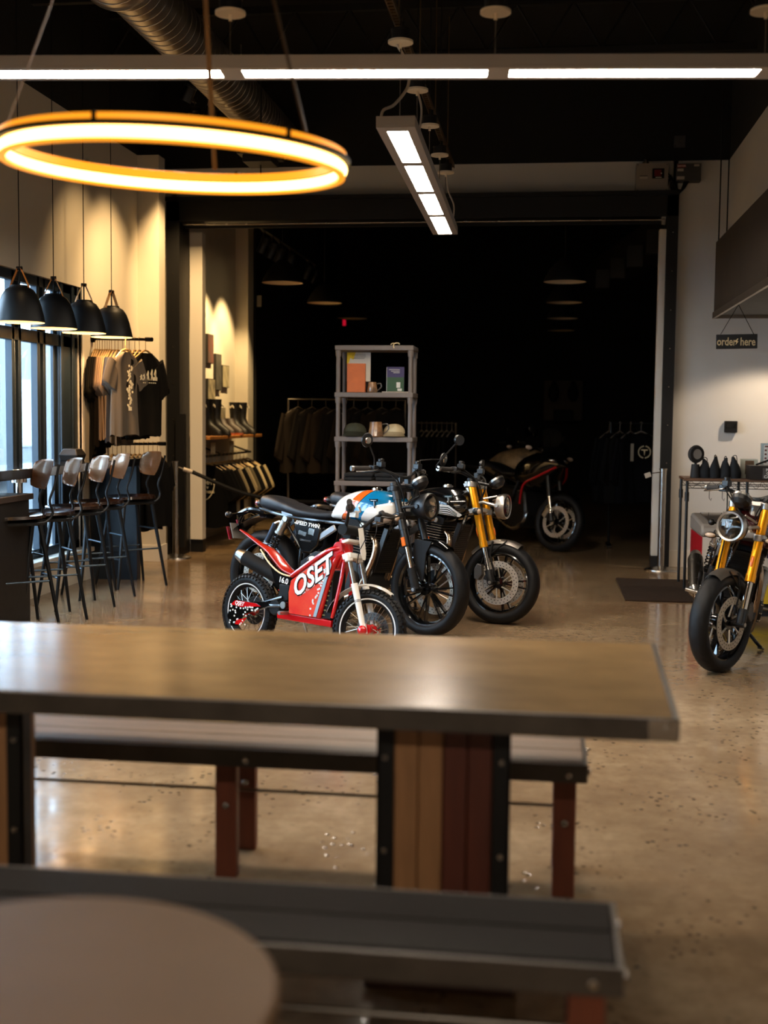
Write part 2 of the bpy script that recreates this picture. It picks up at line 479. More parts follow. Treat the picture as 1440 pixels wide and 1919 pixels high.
    # tank
    stn = [(.60, .765, .80, .07), (.635, .757, .865, .105), (.70, .752, .925, .135), (.79, .748, .962, .155), (.9, .742, .98, .168),
           (1.0, .738, .98, .172), (1.07, .742, .968, .162), (1.13, .768, .95, .135), (1.165, .80, .93, .1), (1.18, .83, .905, .05)]
    P4 = smooth_pts([(s[0], s[1], s[2]) for s in stn], 4); W4 = smooth_pts([(s[3], 0, 0) for s in stn], 4)
    rings = []
    for p, w in zip(P4, W4):
        zc = p.y + (p.z - p.y) * .36; r = []
        for k in range(32):
            a = 2*PI*k/32; c, s_ = math.cos(a), math.sin(a)
            hh = (p.z - zc) if s_ > 0 else (zc - p.y)
            yy = w.x * math.copysign(abs(c) ** .7, c); zz = zc + hh * math.copysign(abs(s_) ** .85, s_)
            if p.x < .88: yy *= 1 - .16 * max(0, 1 - abs(zz - .83) / .07) * min(1, (.88 - p.x) / .1)
            r.append((p.x, yy, zz))
        rings.append(r)
    b = B(); b.loft(rings); tk = b.go('fuel_tank', [st['tank_m']], P, ang=50)
    b = B(); b.cyl((.95, -.02, .975), (.95, -.02, .992), .038, n=24); b.cyl((.95, -.02, .99), (.95, -.02, 1.0), .03, .026, n=24)
    b.mi = 1
    for k in range(6): b.cyl((.95+.033*math.cos(k*PI/3), -.02+.033*math.sin(k*PI/3), .99), (.95+.033*math.cos(k*PI/3), -.02+.033*math.sin(k*PI/3), .9945), .004, n=6)
    b.go('tank_cap', [chrome if st['fork'] != 'usd' else alu, blk], tk)
    for s in (-1, 1):
        b = B(); F = T(1.035, s*.176, .885) @ RZ(0 if s < 0 else PI) @ RX(PI/2) @ RX(.14)
        o = b.M; b.M = F
        b.prism([(-.04, .026), (.034, .03), (.03, .012), (.012, .012), (.008, -.03), (-.0, -.036), (-.006, .008), (-.03, .01)], .006)
        b.mi = 1; b.prism([(-.028, .02), (.022, .022), (.02, .017), (-.025, .015)], .008); b.prism([(-.004, .012), (.004, .012), (.003, -.022), (0, -.026)], .008)
        b.go('tank_badge', [chrome if st['fork'] == 'usd' else gblk, alu], tk)
        if st.get('stripes'):
            b = B(F); b.M = T(1.02, s*.178, .80) @ RZ(0 if s < 0 else PI) @ RX(PI/2)
            b.mi = 0; fl = 1 if s < 0 else -1
            b.prism([(-.1*fl, .045), (.02*fl, .04), (.135*fl, -.028), (.115*fl, -.042), (-.1*fl, -.02)], .006)
            b.mi = 1
            for k in range(4): b.prism([(-.09*fl, .028-.014*k), (.02*fl, .024-.015*k), (.095*fl, -.018-.006*k), (.095*fl, -.022-.006*k), (.02*fl, .018-.015*k), (-.09*fl, .022-.014*k)], .0075)
            b.go('side_stripe', [mat('pearl_silver', '#cfcac2', .3, .3), gblk], tk)
    # seat
    stn = [(-.06, .845, .862, .05), (-.03, .805, .9, .09), (.06, .792, .905, .115), (.17, .775, .882, .125), (.3, .758, .842, .135), (.42, .75, .818, .13), (.52, .745, .812, .11), (.61, .75, .815, .085), (.64, .765, .80, .06)]
    P4 = smooth_pts([(s[0], s[1], s[2]) for s in stn], 4); W4 = smooth_pts([(s[3], 0, 0) for s in stn], 4)
    rings = []
    for i, (p, w) in enumerate(zip(P4, W4)):
        zc = (p.y + p.z)/2; r = []
        g = .006 if i in (13,) else 0
        for k in range(28):
            a = 2*PI*k/28; c, s_ = math.cos(a), math.sin(a)
            r.append((p.x, (w.x-g)*math.copysign(abs(c) ** .6, c), zc + ((p.z-p.y)/2 - g)*math.copysign(abs(s_) ** .7, s_)))
        rings.append(r)
    b = B(); b.loft(rings); b.go('seat', [leather], P, ang=50)
    # frame
    b = B()
    for s in (1, -1):
        b.tube([(1.13, s*.03, .8), (1.0, s*.1, .73), (.6, s*.12, .735), (.25, s*.12, .755), (-.02, s*.1, .8)], .014, 8, sm=4)
        b.tube([(1.14, s*.04, .86), (1.12, s*.07, .72), (.98, s*.11, .36), (.9, s*.12, .24), (.55, s*.12, .22), (.4, s*.12, .3), (.42, s*.12, .74)], .016, 8, sm=3)
        b.tube([(.42, s*.12, .5), (.2, s*.12, .76)], .011, 8)
        b.tube([(1.12, s*.08, .775), (.86, s*.13, .70)], .008, 8); b.cyl((.87, s*.14, .70), (.87, s*.115, .70), .014)
        b.prism([(.2, .79), (.3, .77), (.33, .71), (.25, .66), (.22, .7)], .008, T(0, s*.125, 0) @ RX(PI/2))
    b.tube([(1.13, 0, .83), (.6, 0, .78)], .02, 8); b.cyl((1.15, 0, .8), (1.11, 0, .93), .034, n=16)
    b.go('frame', [st.get('frame_m', gblk)], P)
    # swingarm + shocks
    b = B()
    for s in (1, -1):
        b.tube([(.46, s*.1, .33), (.25, s*.115, .335), (0, s*.115, rr)], .021, 8, flat=1.3); b.cyl((0, s*.135, rr), (0, s*.1, rr), .024)
    b.cyl((.46, -.12, .33), (.46, .12, .33), .03)
    b.go('swingarm', [blk], P)
    for s in (1, -1):
        a = V((.26, s*.145, .735)); e = V((.1, s*.145, .42)); ln = lambda t: a + (e-a)*t
        b = B(); b.cyl(a + V((0, -.018, 0)), a + V((0, .018, 0)), .021); b.cyl(ln(.05), ln(.34), .029, n=18); b.cyl(ln(.0), ln(.1), .018); b.cyl(ln(.3), ln(.35), .035, n=18)
        b.mi = 1; b.cyl(ln(.3), ln(.95), .008); b.cyl(ln(.9), ln(1), .03, .022)
        sh = b.go('rear_shock', [alu, blk], P)
        b = B(); F = frame(e - a).to_3x3()
        b.tube([ln(.35 + .52*i/90) + F @ V((.031*math.cos(i*.48), .031*math.sin(i*.48), 0)) for i in range(91)], .0052, 6); b.go('spring', [gblk], sh)
        b = B(); o = V((-.075, 0, 0)); b.cyl(ln(.12)+o, ln(.55)+o, .021, n=16); b.mi = 1; b.tube([ln(.1), ln(.08)+o*.6, ln(.13)+o], .014, 8); b.cyl(ln(.55)+o, ln(.57)+o, .0215, n=16)
        b.go('reservoir', [mat('blued_steel', '#3c4654', .35, .6), alu], sh)
    # engine
    b = B()
    b.loft([[(x, y, z) for x, z in ((.42, .30), (.5, .22), (.9, .2), (1.0, .3), (.97, .44), (.8, .5), (.55, .52), (.43, .44))] for y in (-.16, -.12, .12, .16)])
    for s in (1, -1):
        F = T(.62, s*.165, .38) @ RX(PI/2); b.M = F
        b.lathe([(0, -.03), (.075, -.03), (.092, -.015), (.095, .02), (.0, .02)], 32); b.M = T(.86, s*.16, .34) @ RX(PI/2)
        b.lathe([(0, -.04), (.06, -.04), (.075, -.02), (.078, .03), (0, .03)], 32); b.M = Matrix()
        for k in range(8):
            a = 2*PI*k/8; b.mi = 1; b.cyl((.86+.07*math.cos(a), s*.2, .34+.07*math.sin(a)), (.86+.07*math.cos(a), s*.18, .34+.07*math.sin(a)), .006, n=8); b.mi = 0
    en = b.go('engine', [blk, steel], P, bevel=.008)
    b = B(T(.86, 0, .5) @ RY(.12))
    for k in range(11):
        b.mi = 0; b.box((0, 0, .01+.019*k), (.17, .25, .015)); b.mi = 1; b.box((0, 0, .01+.019*k), (.186, .268, .0035))
    b.mi = 0; b.box((0, 0, .235), (.2, .27, .05)); b.box((0, 0, .27), (.13, .24, .03)); b.mi = 1
    for s in (1, -1): b.cyl((.04, s*.15, .235), (.04, s*.12, .235), .018)
    b.go('cylinder_block', [mblk, mat('fin_edge_metal', '#a59a8c', .35, .9)], en, bevel=.003)
    b = B()
    for s in (1, -1):
        b.M = T(.62, s*.13, .655) @ RY(-.55); b.box((0, 0, 0), (.17, .02, .05)); b.mi = 0
    b.M = Matrix()
    b.go('throttle_cover', [mat('dull_silver', '#8c8d90', .4, .7)], en, bevel=.012)
    for s in (1, -1):
        b = B(); b.loft([[(x, y, z) for x, z in ((.33, .72), (.55, .725), (.58, .68), (.56, .56), (.5, .5), (.42, .5), (.36, .6))] for y in (s*.08, s*.135, s*.15)])
        sp_ = b.go('side_panel', [gblk], P, bevel=.012)
    b = B()
    for s in (-1,): b.text('SPEED TWIN', .038, T(.46, s*.153, .705) @ RX(PI/2) @ RZ(-.1), .0008, shear=.2, bold=.001)
    for s in (-1,):
        b.mi = 1; b.box((.5, s*.152, .655), (.05, .005, .045), RY(.2)); b.box((.42, s*.152, .64), (.07, .005, .03), RY(.2)); b.box((.45, s*.152, .59), (.1, .005, .012), RY(.1))
    b.go('panel_badge', [white_g, chrome], sp_)
    # exhaust
    for s in (1, -1):
        b = B()
        b.tube([(.93, s*.07, .64), (.985, s*.09, .645), (1.035, s*.12, .6), (1.03, s*.135, .5), (.97, s*.15, .35), (.9, s*.16, .24), (.75, s*.165, .2), (.5, s*.17, .225), (.36, s*.19, .28)], .0215, 14, sm=5)
        hdr = b.go('exhaust_pipe', [st.get('pipe_m', mat('heat_tinted_steel', '#a8927c', .25, 1))], P)
        b = B(); p, q = (V((.36, s*.195, .28)), V((-.1, s*.22, .455))) if not st.get('upmuf') else (V((.36, s*.19, .28)), V((-.12, s*.24, .5)))
        ln = lambda t: p + (q-p)*t
        b.mi = 0; b.cyl(ln(0), ln(.1), .028, .052, n=24); b.cyl(ln(.1), ln(.86), .052, .055, n=24)
        b.mi = 1; b.cyl(ln(.86), ln(1), .055, .038, n=24); b.cyl(ln(.985), ln(1.01), .036, .034, n=20, caps=False)
        b.mi = 2; b.cyl(ln(1.003), ln(1.004), .03, n=16)
        b.go('muffler', [st.get('muf_m', mblk), alu, mblk], P)
    # radiator
    b = B(T(1.06, 0, .56) @ RY(.3)); b.box((0, 0, 0), (.035, .22, .32)); b.mi = 1
    for k in range(20): b.box((.02, 0, -.14+.0147*k), (.004, .2, .004))
    b.go('radiator', [blk, mblk], P, bevel=.004)
    # rear: fender, light, plate
    b = B()
    def rf_(u, v):
        a = R(78) + R(62)*u; q = (v-.5)*2; r = rr + .075 - .03*q*q; return (r*math.cos(a)*1.12, .085*q, rr + r*math.sin(a)*1.12)
    b.grid(rf_, 16, 8); bmesh.ops.solidify(b.bm, geom=b.bm.faces[:], thickness=.004)
    b.tube([(-.08, 0, .78), (-.2, 0, .785), (-.3, 0, .74)], .026, 10, sm=4)
    b.tube([(-.26, 0, .76), (-.3, 0, .68), (-.27, 0, .62)], .016, 8, sm=4)
    for s in (1, -1): b.tube([(-.2, 0, .77), (-.24, s*.16, .74)], .008, 6)
    b.go('rear_fender', [gblk], P)
    b = B(); b.sph((-.085, 0, .84), (.045, .045, .032)); b.mi = 1; b.sph((-.105, 0, .84), (.042, .042, .027)); b.go('tail_light', [blk, mat('red_lens', '#7e1420', .15, coat=.8)], P)
    b = B(); b.box((-.29, 0, .62), (.006, .18, .12), RY(-.35)); b.mi = 1; b.box((-.3, 0, .69), (.01, .05, .03), RY(-.35))
    b.box((-.32, -.08, .6), (.01, .03, .1), RY(-.35)); b.go('licence_bracket', [mat('grey_plate', '#77726c', .5), mat('red_lens')], P)
    for s in (1, -1):
        b = B(); b.sph((-.25, s*.18, .74), (.026, .026, .024)); b.mi = 1; b.sph((-.262, s*.18, .74), (.02, .02, .02)); b.go('turn_signal', [blk, mat('signal_lens')], P)
    # pegs, stand
    for s in (1, -1):
        b = B(); b.cyl((.52, s*.15, .32), (.5, s*.27, .32), .014); b.tube([(.515, s*.16, .32), (.62, s*.19, .28), (.68, s*.19, .3)], .008, 6)
        b.go('footrest', [alu], P)
    zz = .012 + .3*math.tan(lean) if lean else .012
    b = B(); b.tube([(.55, .12, .2), (.6, .24, zz+.03), (.58, .28, zz)], .012, 8); b.box((.58, .28, zz-.004), (.05, .04, .008))
    b.go('side_stand', [blk], P)
    return root

t1 = moto('white retro motorcycle with an orange and blue striped tank, leaning on its stand', -2.068, 8.887, -.445, R(6), R(-8),
     dict(wb=1.43, rf=.322, rr=.323, fw=.125, fork='rwu', disc_left=True, tank_m=tank_m, discs=(-.06,), mirrors=[(1.10, -.33, 1.32), (1.18, .42, 1.22)], hl=(1.385, 0, .885), gauge=(1.31, 0, 1.045), bar_z=1.115))
t2 = moto('black retro motorcycle with gold forks and silver side stripes behind the striped one', -1.63, 9.40, R(-22), R(6), R(4),
     dict(wb=1.41, rf=.298, rr=.323, fork='usd', tank_m=blk_tank, discs=(-.065, .065), mirrors=[(1.18, -.42, 1.29), (1.0, .52, 1.2)], bar_end_mirror=True, hl=(1.39, 0, .855), hl_slim=True,
          hl_m=alu, rim_m=alu, gauge=(1.33, 0, 1.03), bar_z=1.075, fend=(R(62), R(138)), fend_m=mat('silver_fender', '#a39c92', .3, .8), stripes=True))
t3 = moto('black retro motorcycle with gold forks parked by the freezer, facing the camera', 1.19, 8.79, R(-90-6), R(12), R(-33),
     dict(wb=1.41, rf=.3, rr=.323, fork='usd', tank_m=mat('dark_red_paint', '#3a0a0c', .15, coat=1), discs=(-.065, .065), mirrors=[None, None], bar_end_mirror=True, hl=(1.37, 0, .87), hl_slim=True,
          hl_m=blk, rim_m=alu, gauge=(1.29, 0, 1.03), bar_z=1.075, fend=(R(62), R(125)), fend_m=mat('grey_fender', '#8d867e', .3, .6), led=True, muf_m=steel, upmuf=True))

# ---------------------------------------------------------------- small electric trials bike
def trials(label, X, Y, h, lean, steer):
    root = thing('trials_bike', label, 'bike', basis=T(X, Y, 0) @ RZ(h) @ RX(-lean))
    P = root; wb, r = 1.04, .235
    ax = V((-.3, 0, 1)).normalized(); piv = V((.86, 0, .66)); S = T(*piv) @ Matrix.Rotation(steer, 4, ax) @ T(*-piv)
    wheel('front_wheel', P, S, wb, r, .062, .058, 0, (-.045,), mblk, style='wire', knob=True, hub_m=red_g, dm=mat('dim_disc_steel', '#4c4a48', .4, .9), dk=.8)
    wheel('rear_wheel', P, Matrix(), 0, r, .075, .07, 0, (-.045,), mblk, style='wire', knob=True, hub_m=red_g, dm=mat('dim_disc_steel', '#4c4a48', .4, .9), dk=.8)
    def side(b, poly, y0, y1):
        for s in (1, -1): b.prism(poly, abs(y1-y0), T(0, s*(y0+y1)/2, 0) @ RX(PI/2))
    # frame: head, top tubes, lower rail, down tubes
    b = B()
    b.cyl((.85, 0, .625), (.80, 0, .76), .034, n=18)
    b.cyl((.795, -.05, .7), (.795, .05, .7), .04, n=20)
    for s in (1, -1):
        b.tube([(.82, s*.03, .70), (.72, s*.06, .675), (.44, s*.07, .5)], .017, 8, sm=3)
        b.tube([(.83, s*.03, .67), (.79, s*.06, .62), (.69, s*.065, .27)], .018, 8, sm=3)
        b.tube([(.83, s*.02, .64), (.84, s*.05, .5), (.8, s*.06, .28)], .013, 8, sm=3)
    b.bb((.33, -.07, .225), (.8, .07, .265))
    b.prism([(.72, .69), (.84, .66), (.80, .58), (.74, .57)], .09, RX(PI/2))
    b.go('frame', [red_g], P, bevel=.004)
    # battery side pads with lettering
    b = B(); pad = [(.45, .27), (.66, .27), (.78, .62), (.765, .655), (.73, .65), (.45, .475), (.435, .40)]
    side(b, pad, .075, .085)
    pd = b.go('side_pad', [mat('red_graphic_plastic', '#d3201c', .25, coat=.6, col2='#e0512e', nscale=5)], P, bevel=.003)
    b = B()
    for s in (-1,):
        Mx = T(.615, s*.088, .50) @ RX(PI/2) @ RZ(.56)
        b.mi = 1; b.text('OSET', .15, Mx @ T(.015, -.003, .001), .0006, shear=.42, bold=.0085, sx=1.03)
        b.mi = 0; b.text('OSET', .15, Mx @ T(.015, 0, .0026), .0006, shear=.42, bold=.0042, sx=1.03)
        b.mi = 2
        b.prism([(.665, .275), (.69, .275), (.79, .60), (.775, .63)], .0025, T(0, s*.087, 0) @ RX(PI/2))
        b.mi = 0
        rr_ = random.Random(3)
        for k in range(34):
            t = rr_.random(); x = .63 + .13*t + rr_.uniform(-.014, .012); z = .275 + .33*t
            b.box((x, s*.0885, z), (.012, .0015, .011))
        b.text('DARE TO RIDE', .022, T(.60, s*.0885, .43) @ RX(PI/2) @ RZ(.56), .0006)
    b.go('side_lettering', [white_g, gblk, mat('grey_blue_film', '#8fa3ad', .3)], pd)
    # battery tray
    b = B(); b.bb((.70, -.055, .27), (.78, .055, .56)); b.mi = 1
    for k in range(8): b.box((.72+.006*k, -.057, .29+.03*k), (.03, .004, .008))
    b.go('battery_box', [mblk, mat('label_yellow_grey', '#6f6a3a', .5)], P, bevel=.006)
    # seat and tail
    b = B()
    st = [(-.14, .748, .008, .006), (-.05, .715, .018, .008), (.06, .672, .028, .011), (.16, .635, .042, .016), (.24, .585, .05, .02), (.32, .53, .048, .018), (.40, .505, .035, .014)]
    rings = []
    P4 = smooth_pts([(a, c, d) for a, c, d, e in st], 4); E4 = smooth_pts([(e, 0, 0) for *_, e in st], 4)
    for p, e in zip(P4, E4):
        rings.append([(p.x + .3*e.x*math.sin(2*PI*k/16), p.z*math.cos(2*PI*k/16), p.y + e.x*math.sin(2*PI*k/16)) for k in range(16)])
    b.loft(rings); b.go('seat', [mat('red_orange_vinyl', '#9c1710', .22, coat=.8, col2='#bf3018', nscale=9)], P, ang=60)
    b = B()
    for s in (1, -1): b.tube([(.12, s*.05, .64), (.22, s*.066, .565), (.32, s*.062, .51), (.40, s*.045, .495)], .005, 6, sm=3)
    b.mi = 1; side(b, [(.2, .59), (.3, .51), (.42, .48), (.42, .4), (.36, .37), (.28, .42), (.22, .53)], .03, .045)
    b.mi = 2; b.text('16.0', .05, T(.345, -.047, .462) @ RX(PI/2) @ RZ(-.12), .0008, bold=.001)
    b.mi = 3; b.prism([(.3, .4), (.42, .44), (.42, .4), (.37, .372)], .002, T(0, -.047, 0) @ RX(PI/2))
    b.go('tail_fairing', [mat('cream_piping', '#e8c79a', .4), gblk, white_g, red_g], P)
    # swingarm, chain cover, motor
    b = B()
    for s in (1, -1): b.tube([(.40, s*.06, .31), (.25, s*.075, .295), (0, s*.075, r)], .014, 8); b.tube([(.36, s*.06, .36), (.2, s*.07, .31)], .01, 8)
    b.cyl((.395, -.085, .315), (.395, .085, .315), .032, n=20); b.mi = 1; b.cyl((.395, -.09, .315), (.395, -.084, .315), .022, n=20)
    b.go('swingarm', [gblk, alu], P)
    b = B(); pts = [(-.09, .27), (-.04, .305), (.1, .30), (.24, .32), (.28, .30), (.2, .27), (.05, .22), (.0, .14), (-.07, .13), (-.11, .19)]
    b.prism(pts, .004, T(0, -.088, 0) @ RX(PI/2)); b.mi = 1
    b.prism([(-.085, .268), (-.04, .30), (.16, .30), (.2, .285), (.02, .262)], .0015, T(0, -.0915, 0) @ RX(PI/2)); b.prism([(-.02, .175), (.08, .2), (.03, .15), (-.03, .145)], .0015, T(0, -.0915, 0) @ RX(PI/2))
    b.mi = 2; b.text('OSET', .036, T(.0, -.0928, .283) @ RX(PI/2) @ RZ(-.04), .0006, shear=.25, bold=.001)
    rr_ = random.Random(5)
    for k in range(40):
        x = rr_.uniform(-.08, .18); z = .262 + rr_.uniform(-.012, .01) if k < 22 else rr_.uniform(.15, .24); x = x if k < 22 else rr_.uniform(-.09, .07)
        b.box((x, -.092, z), (.011, .0016, .010))
    b.go('chain_guard', [gblk, red_g, white_g], P)
    b = B(); b.cyl((.3, -.07, .29), (.3, .07, .29), .05, n=20); b.box((.36, 0, .38), (.09, .11, .12)); b.go('motor', [mblk], P, bevel=.008)
    b = B(); a, e = V((.27, 0, .5)), V((.33, 0, .33)); F = frame(e-a).to_3x3()
    b.tube([a + (e-a)*(i/60) + F @ V((.024*math.cos(i*.6), .024*math.sin(i*.6), 0)) for i in range(61)], .004, 6); b.cyl(a, e, .011); b.go('rear_shock', [gblk], P)
    # peg and stand
    b = B()
    b.cyl((.42, -.14, .27), (.42, .14, .27), .012); b.tube([(.42, .05, .27), (.45, .12, .08), (.44, .15, .022)], .008, 8); b.go('side_stand', [alu], P)
    b = B(); b.sph((.49, .05, .60), (.035, .03, .03)); b.mi = 1; b.sph((.48, .028, .605), (.012, .012, .012)); b.go('power_button', [white_g, blk], P)
    # fork
    for s in (1, -1):
        y = s*.07; a = V((.885, y, .66)); e = V((wb, y, r)); ln = lambda t: a + (e-a)*t
        b = B(); b.mi = 0; b.cyl(ln(0), ln(.45), .015, n=14); b.mi = 1; b.cyl(ln(.38), ln(.96), .021, .017, n=16); b.box(ln(.97) + V((.004, 0, -.006)), (.035, .016, .06), RY(-.3))
        b.mi = 2; b.cyl(ln(.62), ln(.625), .0215, n=16); b.cyl(ln(.6), ln(.605), .0215, n=16)
        fl = b.go('fork_leg', [steel, white_g, blk], P, S)
        b = B(); b.sph(e + V((0, s*.02, -.002)), (.03, .022, .03)); b.go('axle_cap', [red_g], fl)
    b = B(); b.box((.88, 0, .655), (.06, .18, .035), RY(-.3)); b.box((.86, 0, .745), (.05, .17, .02), RY(-.3))
    for s in (1, -1): b.cyl((.878, s*.07, .675), (.893, s*.07, .625), .026, n=16)
    b.go('fork_yoke', [white_g], P, S, bevel=.006)
    b = B()
    def nf(u, v):
        a = R(60) + R(106)*u; q = (v-.5)*2; rr2 = r + .03 + .045*u**1.5 - .012*q*q
        return (wb + rr2*math.cos(a), .04*q*(1-.5*abs(2*u-1)**2), r + rr2*math.sin(a))
    b.grid(nf, 24, 6); bmesh.ops.solidify(b.bm, geom=b.bm.faces[:], thickness=.004); b.go('front_fender', [white_g], P, S)
    b = B(T(.93, 0, .74) @ RY(PI/2 - .25)); b.prism([(-.09, -.03), (-.1, .03), (.06, .034), (.1, .015), (.1, -.015), (.06, -.034)], .005); b.go('number_plate', [white_g], P, S, bevel=.002)
    b = B(); hz = .9
    b.tube([(.99, -.32, hz+.06), (.93, -.2, hz+.035), (.85, -.08, hz-.08), (.84, 0, hz-.10), (.85, .08, hz-.08), (.93, .2, hz+.035), (.95, .32, hz+.03)][::-1], .011, 8, sm=5)
    b.box((.84, 0, .79), (.05, .08, .06)); b.cyl((.85, -.12, .81), (.85, .12, .81), .032, n=14)
    hb = b.go('handlebar', [mblk], P, S)
    for s, z0 in ((-1, hz+.065), (1, hz+.03)):
        b = B(); b.cyl((.935, s*.205, hz+.035), (.99 if s < 0 else .95, s*.325, z0), .0175, n=14); b.cyl((.93, s*.2, hz+.03), (.94, s*.215, hz+.04), .026, n=14); b.go('grip', [grip_m], hb)
        b = B(); b.tube([(.95, s*.17, hz+.02), (1.0, s*.2, hz+.02), (1.03, s*.28, hz+.045)], .006, 6, sm=3); b.box((.94, s*.16, hz+.0), (.04, .04, .03)); b.go('lever', [white_g if s < 0 else blk], hb)
    b = B()
    for y in (-.03, .03): b.tube([(.93, y*5, hz), (.98, y*2, .8), (.93, y, .68), (.95, y*2, .55), (1.0, y*2, .3)], .003, 5, sm=5)
    b.go('cable', [mblk], P, S)
    return root
t4 = trials('small red and white electric trials bike in front of the striped motorcycle', -1.893, 7.671, -.5986, R(5), R(15))

# ---------------------------------------------------------------- dark adventure motorcycles in the showroom
def advbike(label, X, Y, h, lean, steer, body, accent):
    root = thing('motorcycle', label, 'motorcycle', basis=T(X, Y, 0) @ RZ(h) @ RX(-lean)); P = root
    wb = 1.5; piv = V((1.2, 0, .9)); S = T(*piv) @ Matrix.Rotation(steer, 4, V((-.35, 0, 1)).normalized()) @ T(*-piv)
    wheel('front_wheel', P, S, wb, .33, .11, .095, 5, (-.07, .07), gblk); wheel('rear_wheel', P, Matrix(), 0, .325, .16, .11, 5, (.08,), gblk)
    for s in (1, -1):
        b = B(); a = V((1.24, s*.11, 1.05)); e = V((1.47, s*.11, .33)); b.cyl(a, a+(e-a)*.62, .029); b.mi = 1; b.cyl(a+(e-a)*.6, a+(e-a)*.9, .022); b.mi = 0; b.cyl(a+(e-a)*.88, e, .03)
        b.go('fork_leg', [blk, chrome], P, S)
        b = B(); b.box((1.37, s*.09, .42), (.06, .05, .12), RY(.5)); b.go('brake_caliper', [alu], P, S, bevel=.006)
        b = B(); b.tube([(1.15, s*.1, 1.12), (1.1, s*.25, 1.16), (1.05, s*.42, 1.15)], .012, 8, sm=3); b.mi = 1
        b.loft([[(1.16+.02*math.cos(t), s*(.3+.16*math.cos(t)), 1.16+.06*math.sin(t)+dx) for t in [2*PI*i/12 for i in range(12)]] for dx in (0, .02)]); hb = b.go('handlebar', [blk, mblk], P, S)
        b = B(); b.sph((1.2, s*.4, 1.1), (.03, .05, .025)); b.go('turn_signal', [mat('pale_signal', '#c8b4a4', .2, coat=.4)], P, S)
        b = B(); b.tube([(1.15, s*.26, 1.17), (1.15, s*.3, 1.28)], .006, 6); b.sph((1.15, s*.33, 1.32), (.02, .07, .045)); b.go('mirror', [blk], P, S)
    b = B(); b.grid(lambda u, v: (wb+.35*math.cos(R(50)+R(80)*u), .065*(v-.5)*2, .33+(.37-.03*(2*v-1)**2)*math.sin(R(50)+R(80)*u)), 14, 6); bmesh.ops.solidify(b.bm, geom=b.bm.faces[:], thickness=.004); b.go('front_fender', [gblk], P, S)
    st = [(.62, .8, .84, .08), (.75, .72, .98, .17), (.92, .68, 1.06, .23), (1.1, .66, 1.1, .25), (1.25, .72, 1.1, .2), (1.38, .84, 1.08, .13), (1.5, .93, 1.02, .06), (1.62, .95, .97, .02)]
    rings = [[(p[0], p[3]*math.copysign(abs(math.cos(t))**.8, math.cos(t)), (p[1]+p[2])/2+(p[2]-p[1])/2*math.sin(t)) for t in [2*PI*i/20 for i in range(20)]] for p in [(q.x, q.y, q.z, w.x) for q, w in zip(smooth_pts([s[:3] for s in st], 3), smooth_pts([(s[3], 0, 0) for s in st], 3))]]
    b = B(); b.loft(rings); b.go('fairing', [body], P, ang=50)
    b = B()
    for s in (1, -1): b.tube([(1.5, s*.07, .95), (1.3, s*.2, .82), (1.12, s*.25, .72), (1.02, s*.22, .5)], .014, 8, sm=4)
    b.go('fairing_trim', [accent], P)
    b = B(); b.grid(lambda u, v: (1.36-.12*u, (.15-.03*u)*(v-.5)*2, 1.08+.3*u-.03*(2*v-1)**2), 8, 8); bmesh.ops.solidify(b.bm, geom=b.bm.faces[:], thickness=.003); b.go('windscreen', [mat('smoked_screen', '#1a1c1e', .05, 0, trans=.5)], P)
    for s in (1, -1):
        b = B(); b.sph((1.44, s*.075, 1.02), (.04, .055, .028)); hd = b.go('headlight', [chrome], P)
    b = B(); b.loft([[(x, y, z) for x, z in ((.4, .3), (.6, .2), (1.0, .22), (1.08, .4), (1.0, .66), (.5, .7))] for y in (-.17, .17)]); b.go('engine', [blk], P, bevel=.03)
    b = B(); b.loft([[(x, w*math.copysign(abs(math.cos(t))**.6, math.cos(t)), z+.035*math.sin(t)) for t in [2*PI*i/16 for i in range(16)]] for x, z, w in ((-.2, .93, .08), (0, .92, .12), (.25, .87, .14), (.4, .83, .14), (.6, .83, .1), (.66, .84, .06))]); b.go('seat', [leather], P)
    b = B()
    for s in (1, -1): b.tube([(.45, s*.1, .35), (0, s*.12, .325)], .025, 8); b.tube([(.5, s*.1, .7), (-.2, s*.08, .86)], .014, 8); b.tube([(.9, s*.17, .8), (.75, s*.19, .5), (.5, s*.16, .34)], .018, 8, sm=3)
    b.go('frame', [blk], P)
    b = B(); b.cyl((.3, -.2, .4), (-.15, -.22, .6), .055, n=18); b.tube([(1.0, -.1, .5), (1.05, -.14, .35), (.8, -.16, .2), (.3, -.19, .38)], .024, 8, sm=4); b.go('exhaust', [steel], P)
    return root
advbike('dark adventure motorcycle with thin red trim standing in the unlit showroom', -.675, 15.17, R(-58), R(4), R(22), gblk, mat('dark_red_trim', '#a00b16', .3))
advbike('tan patterned adventure motorcycle behind the dark red-trimmed one', -1.35, 16.9, R(-30), R(4), R(0), mat('tan_camouflage', '#b8986a', .5, noise_amt=.5, nscale=6, col2='#1c1712'), mblk)
